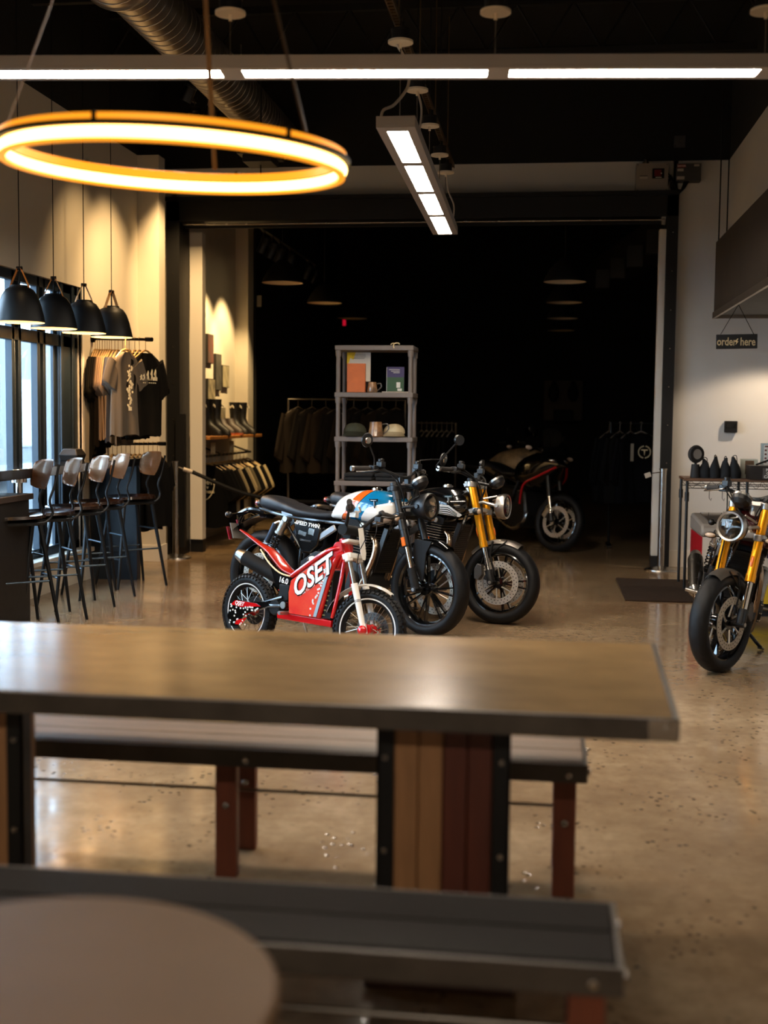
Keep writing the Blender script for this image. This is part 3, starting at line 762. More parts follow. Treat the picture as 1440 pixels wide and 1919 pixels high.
# ------------------------------------------------------------------ room materials
flo = mat('polished_concrete', '#8a6c4c', .2)
N, L, b_ = nodes_of(flo)
tc = N.new('ShaderNodeTexCoord')
def nz(sc, det=6, ro=.6):
    n = N.new('ShaderNodeTexNoise'); n.inputs['Scale'].default_value = sc; n.inputs['Detail'].default_value = det; n.inputs['Roughness'].default_value = ro
    L.new(tc.outputs['Object'], n.inputs['Vector']); return n.outputs['Fac']
def ramp(f, stops):
    r = N.new('ShaderNodeValToRGB'); e = r.color_ramp.elements
    while len(e) < len(stops): e.new(.5)
    for i, (p, c) in enumerate(stops): e[i].position = p; e[i].color = c if isinstance(c, tuple) else (c, c, c, 1)
    L.new(f, r.inputs['Fac']); return r.outputs['Color']
c_ = ramp(nz(.9, 8, .65), [(.3, lin('#76604a')), (.5, lin('#917a5e')), (.7, lin('#b19a7b'))])
c_ = mixc(N, L, mth(N, L, 'MULTIPLY', ramp(nz(14, 6), [(.35, 0.), (.7, 1.)]), .45), c_, lin('#6b543c'))
vo = N.new('ShaderNodeTexVoronoi'); vo.inputs['Scale'].default_value = 24; L.new(tc.outputs['Object'], vo.inputs['Vector'])
pit = ramp(vo.outputs['Distance'], [(.15, 1.), (.27, 0.)])
patch = ramp(nz(2.4, 4), [(.47, 0.), (.56, 1.)])
vo3 = N.new('ShaderNodeTexVoronoi'); vo3.inputs['Scale'].default_value = 55; L.new(tc.outputs['Object'], vo3.inputs['Vector'])
pf = mth(N, L, 'MULTIPLY', pit, patch)
c_ = mixc(N, L, mth(N, L, 'MULTIPLY', pf, .85), c_, lin('#2e241a'))
c_ = mixc(N, L, mth(N, L, 'MULTIPLY', ramp(vo3.outputs['Distance'], [(.08, 1.), (.16, 0.)]), .35), c_, lin('#4d3d2c'))
L.new(c_, b_.inputs['Base Color'])
rg = N.new('ShaderNodeMapRange'); rg.inputs['From Min'].default_value = .3; rg.inputs['From Max'].default_value = .7; rg.inputs['To Min'].default_value = .07; rg.inputs['To Max'].default_value = .2
L.new(nz(5, 5), rg.inputs['Value']); L.new(rg.outputs['Result'], b_.inputs['Roughness'])
bp = N.new('ShaderNodeBump'); bp.inputs['Strength'].default_value = .3; bp.inputs['Distance'].default_value = .004
hh = mth(N, L, 'SUBTRACT', mth(N, L, 'MULTIPLY', nz(3, 2), .35), mth(N, L, 'MULTIPLY', pf, 1.0)); L.new(hh, bp.inputs['Height']); L.new(bp.outputs['Normal'], b_.inputs['Normal'])

plaster = mat('cream_plaster', '#d3cab8', .85, bump=.05, bscale=120, noise_amt=.05, nscale=2)
wwhite = mat('white_wall_paint', '#d4d1cb', .8, bump=.04, bscale=140, noise_amt=.05, nscale=2)
bpaint = mat('black_ceiling_paint', '#0b0b0b', .9)
dark = mat('showroom_darkness_black', '#0a0908', .85)  # black wall colour, also chosen to keep the unlit showroom dark
ste = mat('black_steel', '#0d0c0b', .5, .3, bump=.05)
trimw = mat('white_trim', '#ddd6c8', .45)
XL, XR, YB, ZW, ZC = -4.09, 1.74, 12.7, 4.06, 5.2

def sb(name, m, boxes, bevel=0):
    b = B()
    for a, c in boxes: b.bb(a, c)
    return struct(b.go(name, m, bevel=bevel))
struct(B().bb((-4.4, -4, -.1), (3.4, 26, 0)).go('floor', flo))
struct(B().bb((-4.4, -4, ZC), (3.4, 26, ZC+.1)).go('ceiling', bpaint))
sb('wall_left', plaster, [((XL-.25, -4, 0), (XL, 4.4, ZW)), ((XL-.25, 4.4, 0), (XL, 10.47, .3)), ((XL-.25, 4.4, 2.6), (XL, 10.47, ZW)), ((XL-.25, 10.47, 0), (XL, 12.9, ZW))])
sb('wall_left_upper', bpaint, [((XL-.25, -4, ZW), (XL, 26, ZC))])
sb('wall_back_pillar', plaster, [((XL, 12.0, 0), (-3.87, 12.2, ZW))])
sb('wall_back', wwhite, [((XL, YB, 0), (-3.9, YB+.2, ZW)), ((1.2, YB, 0), (3.2, YB+.2, ZW)), ((-3.95, YB, 3.66), (1.25, YB+.2, ZW))])
sb('wall_back_upper', bpaint, [((XL, YB-.02, ZW), (3.2, YB+.2, ZC))])
sb('wall_right_upper', wwhite, [((XR, -4, 3.1), (XR+.15, YB, ZW))])
sb('wall_right_top', bpaint, [((XR, -4, ZW), (XR+.15, YB-.03, ZC))])
sb('wall_right', wwhite, [((3.2, -4, 0), (3.4, YB+.2, ZC))])
sb('wall_front', wwhite, [((-4.35, -4.1, 0), (3.4, -4, ZC))])
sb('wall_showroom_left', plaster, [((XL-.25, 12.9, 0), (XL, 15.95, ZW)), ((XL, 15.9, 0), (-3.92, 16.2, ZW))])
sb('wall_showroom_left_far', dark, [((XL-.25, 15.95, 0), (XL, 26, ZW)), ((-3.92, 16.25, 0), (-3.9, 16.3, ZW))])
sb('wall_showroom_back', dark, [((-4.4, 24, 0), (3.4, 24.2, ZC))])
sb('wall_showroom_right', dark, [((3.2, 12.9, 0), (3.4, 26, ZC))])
# frame of the opening
b = B()
b.bb((-3.97, 12.56, 0), (-3.83, 12.92, 3.74)); b.bb((1.14, 12.56, 0), (1.25, 12.92, 3.74)); b.bb((-3.97, 12.56, 3.5), (1.25, 12.92, 3.74))
b.bb((-3.97, 12.5, 3.7), (1.25, 12.56, 3.74))
b.mi = 1
for x in (-3.9, 1.2):
    for k in range(9): b.cyl((x, 12.555, .3+.38*k), (x, 12.565, .3+.38*k), .006, n=8)
struct(b.go('door_1', [ste, steel]))
b = B(); b.bb((-3.8, 12.66, 3.44), (1.12, 12.7, 3.465)); b.mi = 1; b.cyl((-3.8, 12.6, 3.47), (1.12, 12.6, 3.47), .008); b.bb((1.09, 12.6, 3.42), (1.13, 12.66, 3.5))
struct(b.go('trim_1', [mblk, steel]))
sb('trim_2', trimw, [((-3.83, 12.93, .14), (-3.69, 13.06, 3.44))], .004)
sb('trim_3', trimw, [((1.075, 12.6, .12), (1.14, 12.72, 3.38))], .004)
sb('trim_4', ste, [((-3.83, 12.95, 0), (-3.69, 13.05, .14)), ((-3.86, 12.5, .1), (-3.76, 12.56, 1.5)), ((1.07, 12.58, 0), (1.14, 12.7, .12))])
sb('baseboard_right', trimw, [((1.26, YB-.015, 0), (3.2, YB, .17))], .003)
sb('baseboard_left', trimw, [((XL, 10.5, 0), (XL+.015, 12.0, .17)), ((XL+.015, 11.985, 0), (-3.87, 12.0, .17)), ((-3.87, 11.985, 0), (-3.855, 12.2, .17))], .003)
# joists and deck ribs overhead
b = B()
for k in range(9):
    y = -1 + k*1.75
    b.bb((XL, y-.03, ZC-.5), (3.2, y+.03, ZC-.44)); b.bb((XL, y-.03, ZC-.06), (3.2, y+.03, ZC))
    for j in range(14): b.cyl((XL+.5*j, y, ZC-.45), (XL+.5*j+.25, y, ZC-.04), .012, n=6); b.cyl((XL+.5*j+.25, y, ZC-.04), (XL+.5*j+.5, y, ZC-.45), .012, n=6)
struct(b.go('ceiling_joists', mat('dark_joist_steel', '#161412', .7)))

# ------------------------------------------------------------------ window
wfr = mat('window_frame_grey', '#27323c', .35, .4)
b = B()
x0, x1 = XL-.09, XL-.03
b.bb((x0, 4.4, 2.52), (x1, 10.47, 2.6)); b.bb((x0, 4.4, .3), (x1, 10.47, .38)); b.bb((x0, 4.4, 2.06), (x1, 10.47, 2.16))
b.bb((x0, 10.05, .3), (x1, 10.46, 2.6)); b.bb((x0, 10.0, .3), (x1-.03, 10.05, 2.6)); b.bb((x1, 10.05, .3), (x1+.02, 10.1, 2.6)); b.bb((x1, 10.3, .3), (x1+.02, 10.35, 2.6))
k = 9.5
while k > 4.4:
    b.bb((x0, k+.10, .3), (x1, k+.15, 2.6)); b.bb((x0, k+.22, .3), (x1, k+.27, 2.6)); b.bb((x0, k+.15, .3), (x1-.035, k+.22, 2.6))
    b.bb((x1-.035, k+.18, .3), (x1-.015, k+.19, 2.6)); k -= .48
w1 = struct(b.go('window_1', wfr, bevel=.006))
b = B(); b.bb((XL-.078, 4.4, .35), (XL-.072, 10.0, 2.55))
gm = bpy.data.materials.new('window_glass'); gm.use_nodes = True; gn = gm.node_tree.nodes; gl = gm.node_tree.links; gn.clear()
o_ = gn.new('ShaderNodeOutputMaterial'); mx = gn.new('ShaderNodeMixShader'); tr = gn.new('ShaderNodeBsdfTransparent'); gg = gn.new('ShaderNodeBsdfGlossy'); fr_ = gn.new('ShaderNodeLayerWeight')
tr.inputs['Color'].default_value = (.86, .92, .95, 1); gg.inputs['Roughness'].default_value = .02; fr_.inputs['Blend'].default_value = .15
gl.new(fr_.outputs[1], mx.inputs[0]); gl.new(tr.outputs[0], mx.inputs[1]); gl.new(gg.outputs[0], mx.inputs[2]); gl.new(mx.outputs[0], o_.inputs['Surface'])
struct(b.go('window_glass', gm))
sb('window_sill', trimw, [((XL-.02, 4.4, .27), (XL+.1, 10.5, .31))], .006)
sb('trim_5', trimw, [((XL-.02, 10.47, .31), (XL+.012, 10.515, 2.6))])
# outside
struct(B().bb((-40, -10, -.35), (-4.4, 45, -.3)).go('street_ground', mat('asphalt', '#3c4042', .8, noise_amt=.3, nscale=3)))
b = B(); b.bb((-20, 10, -.3), (-14, 44, 3.6)); b.mi = 1
for k in range(9): b.bb((-13.99, 12+3.2*k, .6), (-13.95, 13.6+3.2*k, 2.4))
tag(b.go('building', [mat('pale_concrete', '#6c6f70', .7, noise_amt=.15, nscale=1), mat('dark_window_glass', '#5a6872', .1)]), 'pale building across the street outside the window', 'building')
b = B(); rr_ = random.Random(2)
for k in range(26): b.sph((-11.5+rr_.uniform(-.6, .6), 21+rr_.uniform(-2.4, 2.4), .2+rr_.uniform(-.1, .5)), rr_.uniform(.25, .45), 10, 7)
tag(b.go('shrub', mat('shrub_green', '#39502a', .8, noise_amt=.6, nscale=8)), 'green shrub outside the window across the street', 'shrub')
car = thing('car', 'dark car parked on the street outside the window', 'car', (-8.3, 14.4, -.3))
b = B(); b.loft([[(x*s, y, z) for y, z in ((-2.2, .45), (-2.1, .8), (-1.2, .95), (-.7, 1.35), (.9, 1.38), (1.6, .98), (2.2, .85), (2.25, .45))] for x, s in ((-.88, 1), (.88, 1))]); b.go('car_body', mat('dark_car_paint', '#1d2a30', .15, .3, coat=1), car, bevel=.06)
b = B(); b.loft([[(x, y, z) for y, z in ((-1.1, .97), (-.68, 1.3), (.85, 1.33), (1.4, 1.0))] for x in (-.89, .89)]); b.go('car_window', mat('car_glass', '#2e3a40', .05), car)
for x in (-.8, .8):
    for y in (-1.4, 1.35): B().cyl((x-.1, y, .32), (x+.1, y, .32), .32, n=20).go('wheel', rub, car)

# ------------------------------------------------------------------ ceiling lights
lit = mat('lit_diffuser', '#ffffff', .5, emit='#ffeeda', es=88)
housing = mat('grey_light_housing', '#aaa5a2', .45, .2)
def canopy(x, y, z, i, where):
    r = thing('light_canopy', f'round cream ceiling canopy {where}', 'canopy', (x, y, z), 0, 'light canopies')
    b = B(); b.cyl((0, 0, -.012), (0, 0, 0), .068, n=28); b.cyl((0, 0, -.04), (0, 0, -.012), .008, n=8); b.go('plate', mat('cream_metal', '#f2e2c6', .5), r)
    b = B(); b.cyl((0, 0, 0), (0, 0, .05), .05, n=20); b.cyl((0, 0, .05), (0, 0, .06), .053, n=20); b.cyl((.015, 0, .06), (.015, 0, .1), .01, n=8)
    b.cyl((0, 0, .06), (0, 0, ZC-.5-z), .004, n=6)
    for k in range(4): b.sph((.04*math.cos(k*1.6), .04*math.sin(k*1.6), .055), .012, 8, 6)
    b.go('junction_box', blk, r)
def linear(name_lbl, p0, p1, n, wid, zc, cz, group, wires, ends, where):
    p0, p1 = V(p0), V(p1); d = p1 - p0; ln_ = d.length; a = math.atan2(d.y, d.x)
    r = thing('linear_light', name_lbl, 'light', p0, a)
    h = .06 if wid > .2 else .058
    b = B(); pw = wid*(.27 if wid > .2 else .31); s = ln_/n; g = .048 if wid > .15 else .03
    # housing with open bottom slots
    b.bb((0, -wid/2, .012), (ln_, wid/2, h)); b.bb((0, -wid/2, 0), (ln_, -pw, .012)); b.bb((0, pw, 0), (ln_, wid/2, .012))
    for k in range(n+1):
        u0 = max(0, k*s - g*(1 if 0 < k < n else 0) - (0 if k else 0)); u1 = min(ln_, k*s + (g if k < n else 0) + (0 if k else .05))
        if k == 0: u0, u1 = 0, .09
        if k == n: u0, u1 = ln_ - .03, ln_
        b.bb((u0, -pw, 0), (u1, pw, .012))
    b.go('housing', housing, r, bevel=.001)
    for k in range(n):
        b = B(); u0 = k*s + (.09 if k == 0 else g); u1 = (k+1)*s - (.03 if k == n-1 else g)
        b.bb((u0, -pw, .004), (u1, pw, .0115)); b.go('diffuser', lit, r)
    for k, u in enumerate(wires):
        b = B(); b.cyl((u, 0, h), (u, 0, cz - zc - .04), .003, n=6); b.cyl((u, 0, h), (u, 0, h+.03), .007, .003, n=8); b.go('suspension_wire', steel, r)
        q = r.matrix_basis @ V((u, 0, 0))
        canopy(q.x, q.y, cz, k, where[k])
    return r
rl = linear('grey linear light with four square panels running away towards the doorway', (-.815, 6.5, 3.0), (-.862, 10.27, 3.0), 4, .205, 3.0, 3.5, '', (.2, 1.17, 2.1, 3.05, 3.72), None,
       ['nearest above the receding light', 'second above the receding light, over a white cable', 'third above the receding light', 'fourth above the receding light', 'farthest above the receding light'])
cl_ = linear('long grey linear light crossing the whole top of the view', (-3.755, 5.24, 3.0), (2.10, 5.745, 3.0), 5, .19, 3.0, 3.27, '', (1.17, 2.34, 3.51, 4.68), None,
       ['out at the left above the crossing light', 'above the crossing light beside the spiral duct', 'above the crossing light, right of the middle', 'above the right end of the crossing light'])
wc = mat('white_cable', '#cdbfae', .5)
tag(B().tube([(-.84, 6.72, 3.49), (-.79, 6.76, 3.4), (-.78, 6.75, 3.28), (-.84, 6.66, 3.16), (-.89, 6.58, 3.11), (-.9, 6.56, 3.06)], .008, 8, sm=6).go('power_cable', wc), 'white cable looping down to the near end of the receding light', 'cable')
tag(B().tube([(-.83, 7.7, 3.49), (-.80, 7.65, 3.38), (-.80, 7.58, 3.25), (-.82, 7.5, 3.06)], .007, 8, sm=6).go('power_cable', wc), 'white cable below the second canopy of the receding light', 'cable')
tag(B().tube([(-.86, 10.22, 3.49), (-.84, 10.24, 3.35), (-.79, 10.22, 3.22), (-.8, 10.18, 3.06)], .006, 8, sm=6).go('power_cable', wc), 'white cable at the far end of the receding light', 'cable')
b = B(); zz = 3.62
for s in (-.018, .018): b.box((-.84+s, 8.4, zz), (.006, 4.4, .035))
for k in range(90): b.box((-.84, 6.25+.0485*k, zz), (.036, .014, .03))
for k in range(4): b.cyl((-.84, 6.8+k*1.1, zz), (-.84, 6.8+k*1.1, ZC-.5), .005, n=6)
tag(b.go('strut_channel', mat('dark_bronze_steel', '#6b563c', .4, .6)), 'slotted strut channel carrying the canopies of the receding light', 'channel')

# ring light
cx, cy, cz, rr = -1.21, 3.93, 2.305, .54
ring = thing('ring_light', 'glowing amber ring pendant light above the table', 'light', basis=T(cx, cy, cz) @ RX(R(2.3)) @ RY(R(2.0)))
amber = mat('amber_glow', '#ffb030', .4, emit='#ff9a1e', es=1.15); hot = mat('hot_tube', '#fff0c0', .4, emit='#ffd27a', es=7)
def tor(b, R0, r, z, n=120, m=16, fl=1): b.lathe([(R0 + r*math.cos(2*PI*k/m), z + fl*r*math.sin(2*PI*k/m)) for k in range(m)], n, closed=True)
b = B(); tor(b, rr, .0165, 0); b.go('glow_tube', hot, ring)
b = B(); b.lathe([(rr-.012, .018), (rr+.012, .03), (rr+.012, .05), (rr-.012, .046)], 120, closed=True); b.lathe([(rr-.012, -.026), (rr+.01, -.026), (rr+.01, -.017), (rr-.012, -.017)], 120, closed=True); b.go('amber_diffuser', amber, ring)
b = B(); b.lathe([(rr+.008, .016), (rr+.026, .016), (rr+.026, .03), (rr+.008, .03)], 120, closed=True)
for k in range(6): b.box(((rr+.005)*math.cos(k*PI/3+.4), (rr+.005)*math.sin(k*PI/3+.4), .04), (.03, .012, .03), RZ(k*PI/3+.4))
b.go('ring_rim', mblk, ring)
for k, a in enumerate((R(-28), R(-165), R(92))):
    b = B(); p = V((rr*math.cos(a), rr*math.sin(a), .06)); q = V((.03*math.cos(a), .03*math.sin(a), 1.5)); b.tube([p, q], .009, 8, flat=.2); b.go('hanging_strap', mat('amber_strap', '#5b4223', .5), ring)
b = B(); b.cyl((0, 0, 1.48), (0, 0, 1.54), .06, n=24); b.cyl((0, 0, 1.54), (0, 0, ZC-cz-.5), .01, n=8); b.go('ceiling_mount', blk, ring)

# spiral duct
duct_m = mat('spiral_duct_metal', '#b0a79b', .33, .95)
b = B()
def spiral(b, y0, y1, x, z, r):
    b.cyl((x, y0, z), (x, y1, z), r, n=48)
    n = int((y1-y0)/.11); 
    for k in range(n):
        y = y0 + .11*k
        pts = [(x + (r+.002)*math.cos(t), y + .11*t/(2*PI), z + (r+.002)*math.sin(t)) for t in [2*PI*i/36 for i in range(37)]]
        b.tube(pts, .0028, 5)
spiral(b, 7.9, 12.68, -2.78, 4.33, .20); spiral(b, 3.0, 7.85, -2.78, 4.33, .25); b.cyl((-2.78, 7.8, 4.33), (-2.78, 7.95, 4.33), .262, .21, n=40)
for y in (5, 8.5, 11): b.cyl((-2.78, y, 4.55), (-2.78, y, ZC-.4), .006, n=6)
dk = b.go('spiral_duct', duct_m, ang=50); tag(dk, 'round spiral metal duct running along the ceiling', 'duct')
b = B(); b.loft([[(x, y, z) for x, y in ((-2.72, 10.6), (-2.38, 10.6), (-2.38, 11.0), (-2.72, 11.0))] for z in (3.76, 4.0)]); b.bb((-2.68, 10.65, 3.70), (-2.42, 10.95, 3.76)); b.cyl((-2.55, 10.8, 3.70), (-2.55, 10.8, 3.5), .006); b.cyl((-2.55, 10.8, 4.0), (-2.55, 10.8, ZC-.5), .008)
tag(b.go('duct_box', mat('dark_duct_box', '#2c2a28', .5, .5), bevel=.01), 'square dark box hanging at the side of the spiral duct', 'box')

# ------------------------------------------------------------------ black dome pendants over the bar
def pend():
    r = thing('pendant_lamp', '', 'lamp')
    b = B(); o = [(.064, .262), (.068, .248), (.098, .232), (.126, .192), (.15, .125), (.167, .055), (.178, 0)]
    b.lathe(o, 48); b.lathe([(0, .262), (.062, .262)], 48)
    sh = b.go('lamp_shade', mat('matt_black_shade', '#06090c', .45, spec=.3), r, ang=50, fix=False)
    b = B(); b.lathe([(q[0]-.004, q[1]-.003) for q in o], 48); b.go('shade_lining', mat('cream_lining', '#e9d6ae', .5), sh, ang=50)
    b = B()
    for s in (1, -1): b.tube([(s*.075, 0, .235), (s*.06, 0, .28), (s*.012, 0, .385)], .017, 6, flat=.2)
    b.go('leather_strap', mat('tan_leather', '#c98440', .5), r)
    b = B(); b.cyl((0, 0, .26), (0, 0, .39), .006, n=8); b.cyl((-.02, 0, .385), (.02, 0, .385), .014, n=12)
    for s in (1, -1): b.cyl((s*.075, -.012, .237), (s*.075, .012, .237), .008, n=10)
    b.cyl((0, 0, .39), (0, 0, ZC-.5-2.15), .0035, n=6); b.go('cord', mblk, r)
    b = B(); b.sph((0, 0, .12), .032); b.cyl((0, 0, .15), (0, 0, .24), .018); b.go('bulb', mat('warm_bulb', '#fff', .4, emit='#ffc97a', es=30), r)
    return r
pr = pend()
PEND = [(-3.80, 8.55, 2.15, 30, 'nearest of the four black dome pendants, by the left edge'), (-3.80, 9.17, 2.15, 42, 'second nearest black dome pendant over the bar'), (-3.75, 9.67, 2.15, 70, 'third black dome pendant over the bar'), (-3.71, 10.2, 2.15, 95, 'farthest black dome pendant, above the shirt rack')]
for i, (x, y, z, a, lb) in enumerate(PEND):
    Mx = T(x, y, z) @ RZ(R(a-30))
    if i == 0: pr.matrix_basis = Mx; tag(pr, lb, 'lamp', 'black dome pendants')
    else: dup(pr, Mx, lb, None, 'black dome pendants')

# ------------------------------------------------------------------ bar, stools
blu = mat('dark_blue_laminate', '#1a2733', .35)
bar = thing('bar_table', 'dark window bar table with a solid end panel behind the stools', 'table', (-3.85, 9, 0))
B().bb((-.22, -1.4, 1.03), (.21, 1.75, 1.10)).go('tabletop', mat('gloss_bar_top', '#14181d', .12, coat=.6), bar, bevel=.004)
b = B(); b.bb((-.22, 1.62, 0), (.21, 1.72, 1.03)); b.mi = 1; b.bb((-.2, 1.61, .25), (.2, 1.62, .252)); b.go('end_panel', [blu, mblk], bar, bevel=.002)
b = B(); b.cyl((-.02, -.35, 0), (-.02, -.35, 1.03), .025); b.cyl((-.02, -.35, .98), (-.02, -.35, 1.03), .06); b.go('post_leg', chrome, bar)
b = B(); b.loft([[(x*k, y*k, z) for x, y in ((-.07, -.09), (.07, -.09), (.07, .09), (-.07, .09))] for z, k in ((0, 1), (.05, 1.15), (.1, .8))]); o = b.go('napkin_dispenser', mat('dark_brown_plastic', '#12100e', .5, spec=.3), basis=T(-3.93, 9.85, 1.10), bevel=.006)
tag(o, 'small dark dispenser on the window bar', 'dispenser')
cab = thing('cabinet', 'black cabinet at the left edge in front of the stools', 'cabinet', (-3.86, 7.4, 0))
b = B(); b.bb((-.22, -.9, 0), (.23, .88, .885)); b.go('body', mat('black_laminate', '#0c0a09', .5), cab)
B().bb((-.24, -.92, .885), (.255, .905, .925)).go('worktop', mat('dark_wood_top', '#3a2f29', .45, noise_amt=.3), cab, bevel=.002)
b = B(); b.bb((.23, .45, .76), (.245, .6, .775)); b.go('handle', steel, cab)

def stool():
    r = thing('bar_stool', '', 'stool'); zs = .765
    leg = mat('dark_blue_steel', '#15191d', .38, .5)
    for sx in (1, -1):
        for sy in (1, -1):
            b = B(); b.tube([(sx*.13, sy*.13, zs-.03), (sx*.235, sy*.205, 0)], lambda t: .018-.007*t, 10); b.go('leg', leg, r)
    q = lambda z, sx, sy: V((sx*(.13+.105*(1-z/(zs-.03))), sy*(.13+.075*(1-z/(zs-.03))), z))
    for pa, pb in ((q(.50, 1, 1), q(.50, 1, -1)), (q(.25, -1, 1), q(.25, -1, -1)), (q(.33, 1, 1), q(.33, -1, 1)), (q(.33, 1, -1), q(.33, -1, -1))):
        B().cyl(pa, pb, .0075).go('footrest', mat('blue_steel_rung', '#4a5a68', .3, .8), r)
    b = B(); b.bb((-.15, -.15, zs-.05), (.16, .15, zs-.02)); b.go('seat_frame', leg, r, bevel=.01)
    b = B()
    def se(u, v):
        t = 2*PI*v; rx, ry = .205*u, .2*u
        x = rx*math.copysign(abs(math.cos(t))**.75, math.cos(t)); y = ry*math.copysign(abs(math.sin(t))**.75, math.sin(t))
        return (x-.01, y, zs + .01 - .012*(1-u*u) + .012*(abs(y)/.2)**2 + (.015*max(0, x/.2)**3))
    b.grid(se, 8, 40); bmesh.ops.remove_doubles(b.bm, verts=b.bm.verts[:], dist=.0005); bmesh.ops.solidify(b.bm, geom=b.bm.faces[:], thickness=.022)
    b.go('seat', mat('dark_walnut_veneer', '#2a1a11', .2, coat=.5, noise_amt=.4, nscale=6, stretch=(2, 12, 2)), r)
    b = B()
    for s in (1, -1): b.tube([(.06, s*.1, zs-.035), (.18, s*.1, zs-.03), (.235, s*.1, zs+.03), (.215, s*.1, zs+.12), (.25, s*.1, zs+.22), (.285, s*.1, zs+.37)], .0095, 8, sm=5, flat=1)
    b.go('back_support', leg, r)
    b = B()
    def bk(u, v):
        a = (u-.5)*2; t = (v-.5)*2
        k = (1-abs(t)**3.2)**.4 if abs(t) < 1 else 0
        y = .19*a*(.93+.07*t)*(1-.18*abs(t)**4); z = .105*t*(1-.22*abs(a)**3.5)
        return (.238 + .10*(z+.0)*.28/.1 - .045*a*a*1.1, y, zs+.30+z)
    b.grid(bk, 22, 14); bmesh.ops.solidify(b.bm, geom=b.bm.faces[:], thickness=.012)
    b.go('backrest', mat('satin_walnut_back', '#8f6f52', .3, .55, coat=1, noise_amt=.25, nscale=5, stretch=(2, 2, 14)), r, ang=60)
    return r
st0 = stool()
STO = [(-3.425, 10.47, 47.6, 'bar stool farthest from the camera, beside the doorway'), (-3.46, 9.79, 42, 'second farthest bar stool along the window bar'), (-3.43, 9.23, 42, 'middle bar stool of the five at the window bar'),
       (-3.415, 8.64, 39, 'second nearest bar stool along the window bar'), (-3.49, 8.27, 44, 'nearest bar stool, next to the black cabinet')]
for i, (x, y, a, lb) in enumerate(STO):
    a = R(a); Mx = T(x - .235*math.cos(a), y - .235*math.sin(a), 0) @ RZ(a)
    if i == 0: st0.matrix_basis = Mx; tag(st0, lb, 'stool', 'bar stools at the window')
    else: dup(st0, Mx, lb, None, 'bar stools at the window')
# ------------------------------------------------------------------ clothes
def hanger_bm(b, w=.19, z=0):
    b.tube([(0, 0, z-.10), (0, 0, z-.02), (.012, 0, z+.0), (.0, 0, z+.018), (-.016, 0, z+.004)], .0028, 6, sm=4)
    b.tube([(-w, 0, z-.175), (-.05, 0, z-.115), (0, 0, z-.098), (.05, 0, z-.115), (w, 0, z-.175)], .009, 8, sm=3)
def garment(col, seed=0, L_=.72, sl=.22, w=.25, dpt=.045, name='t_shirt', hcol='#a07c48', print_=None, splay=.55, fold=1):
    r = thing(name, '', 'shirt'); rg = random.Random(seed); ph = [rg.uniform(0, 6) for _ in range(4)]
    b = B(); rings = []
    for i in range(15):
        t = i/14; z = -.12 - L_*(1-t)
        if t > .86: k = (t-.86)/.14; ww = w*(1-.66*k**1.3); dd = dpt*(1-.2*k)
        else: ww = w*(1.0 + .05*(1-t)); dd = dpt*(1+.5*(1-t))
        rg_ = []
        for k in range(40):
            a = 2*PI*k/40; f = fold*(.014*math.sin(5*a+ph[0]) + .01*math.sin(9*a+ph[1]+2*t) + .006*math.sin(15*a+ph[2]))*(1.15-t)
            c, s_ = math.cos(a), math.sin(a)
            rg_.append((ww*math.copysign(abs(c)**.8, c)*(1+f*.4), (dd+f)*s_ + .01*math.sin(3*c+ph[3]+3*t), z + .01*math.sin(4*a+ph[1])*(1-t)))
        rings.append(rg_)
    b.loft(rings, caps=True)
    for s in (1, -1):
        rs = []
        for i in range(8):
            t = i/7; cx_ = s*(w*.78 + sl*splay*t); cz_ = -.215 - sl*.85*t - .06*t*t
            rad = .085 + .01*t
            rs.append([(cx_ + rad*math.cos(a)*(.8), .03*math.sin(a)*(1+.3*math.sin(5*a+ph[0])), cz_ + rad*math.cos(a)*(-s)*.55*(-1) * (1 if s > 0 else 1) * (1) ) for a in [2*PI*k/20 for k in range(20)]])
        b.loft(rs)
    b.go('fabric', mat('cloth_' + col, '#' + col, .95, bump=.12, bscale=400, spec=.08), r, ang=80)
    b = B(); hanger_bm(b, w*.72); b.go('hanger', mat('hanger_' + hcol.strip('#'), hcol, .45), r)
    if print_:
        b = B(); print_(b); b.go('print', mat('cream_print', '#e6d9b4', .7), r)
    return r
def p_vert(b):
    rg = random.Random(4); M0 = T(0, -.052, 0) @ RX(PI/2)
    for i in range(46):
        z = -.24 - .008*i; x = .012*math.sin(i*.7) + rg.uniform(-.016, .016)*(1.7 if 22 < i < 32 else 1)
        a = rg.uniform(0, 3); s_ = rg.uniform(.006, .013)
        b.prism([(x + s_*math.cos(a+k*1.3)*rg.uniform(.6, 1.3), z + s_*math.sin(a+k*1.3)*1.3) for k in range(5)], .004, M0)
    b.text('SS', .04, M0 @ T(0, -.63+.02, 0), .002, bold=.002)
def p_walk(b):
    M0 = T(0, -.043, 0) @ RX(PI/2)
    for i, (x, h_) in enumerate(((-.105, .05), (-.065, .07), (-.02, .085), (.03, .1), (.075, .1))):
        z = -.36
        b.prism([(x-.014, z), (x-.004, z+h_*.4), (x-.016, z+h_*.55), (x-.002, z+h_*.85), (x+.004, z+h_), (x+.012, z+h_*.85), (x+.01, z+h_*.5), (x+.02, z), (x+.012, z), (x+.004, z+h_*.32), (x-.006, z)], .004, M0)
    b.prism([(.05, -.36), (.1, -.36), (.1, -.33), (.05, -.33)], .004, M0)
    for i in range(7): b.prism([(-.08+.025*i, -.385), (-.065+.025*i, -.385), (-.068+.025*i, -.378), (-.078+.025*i, -.377)], .004, M0)
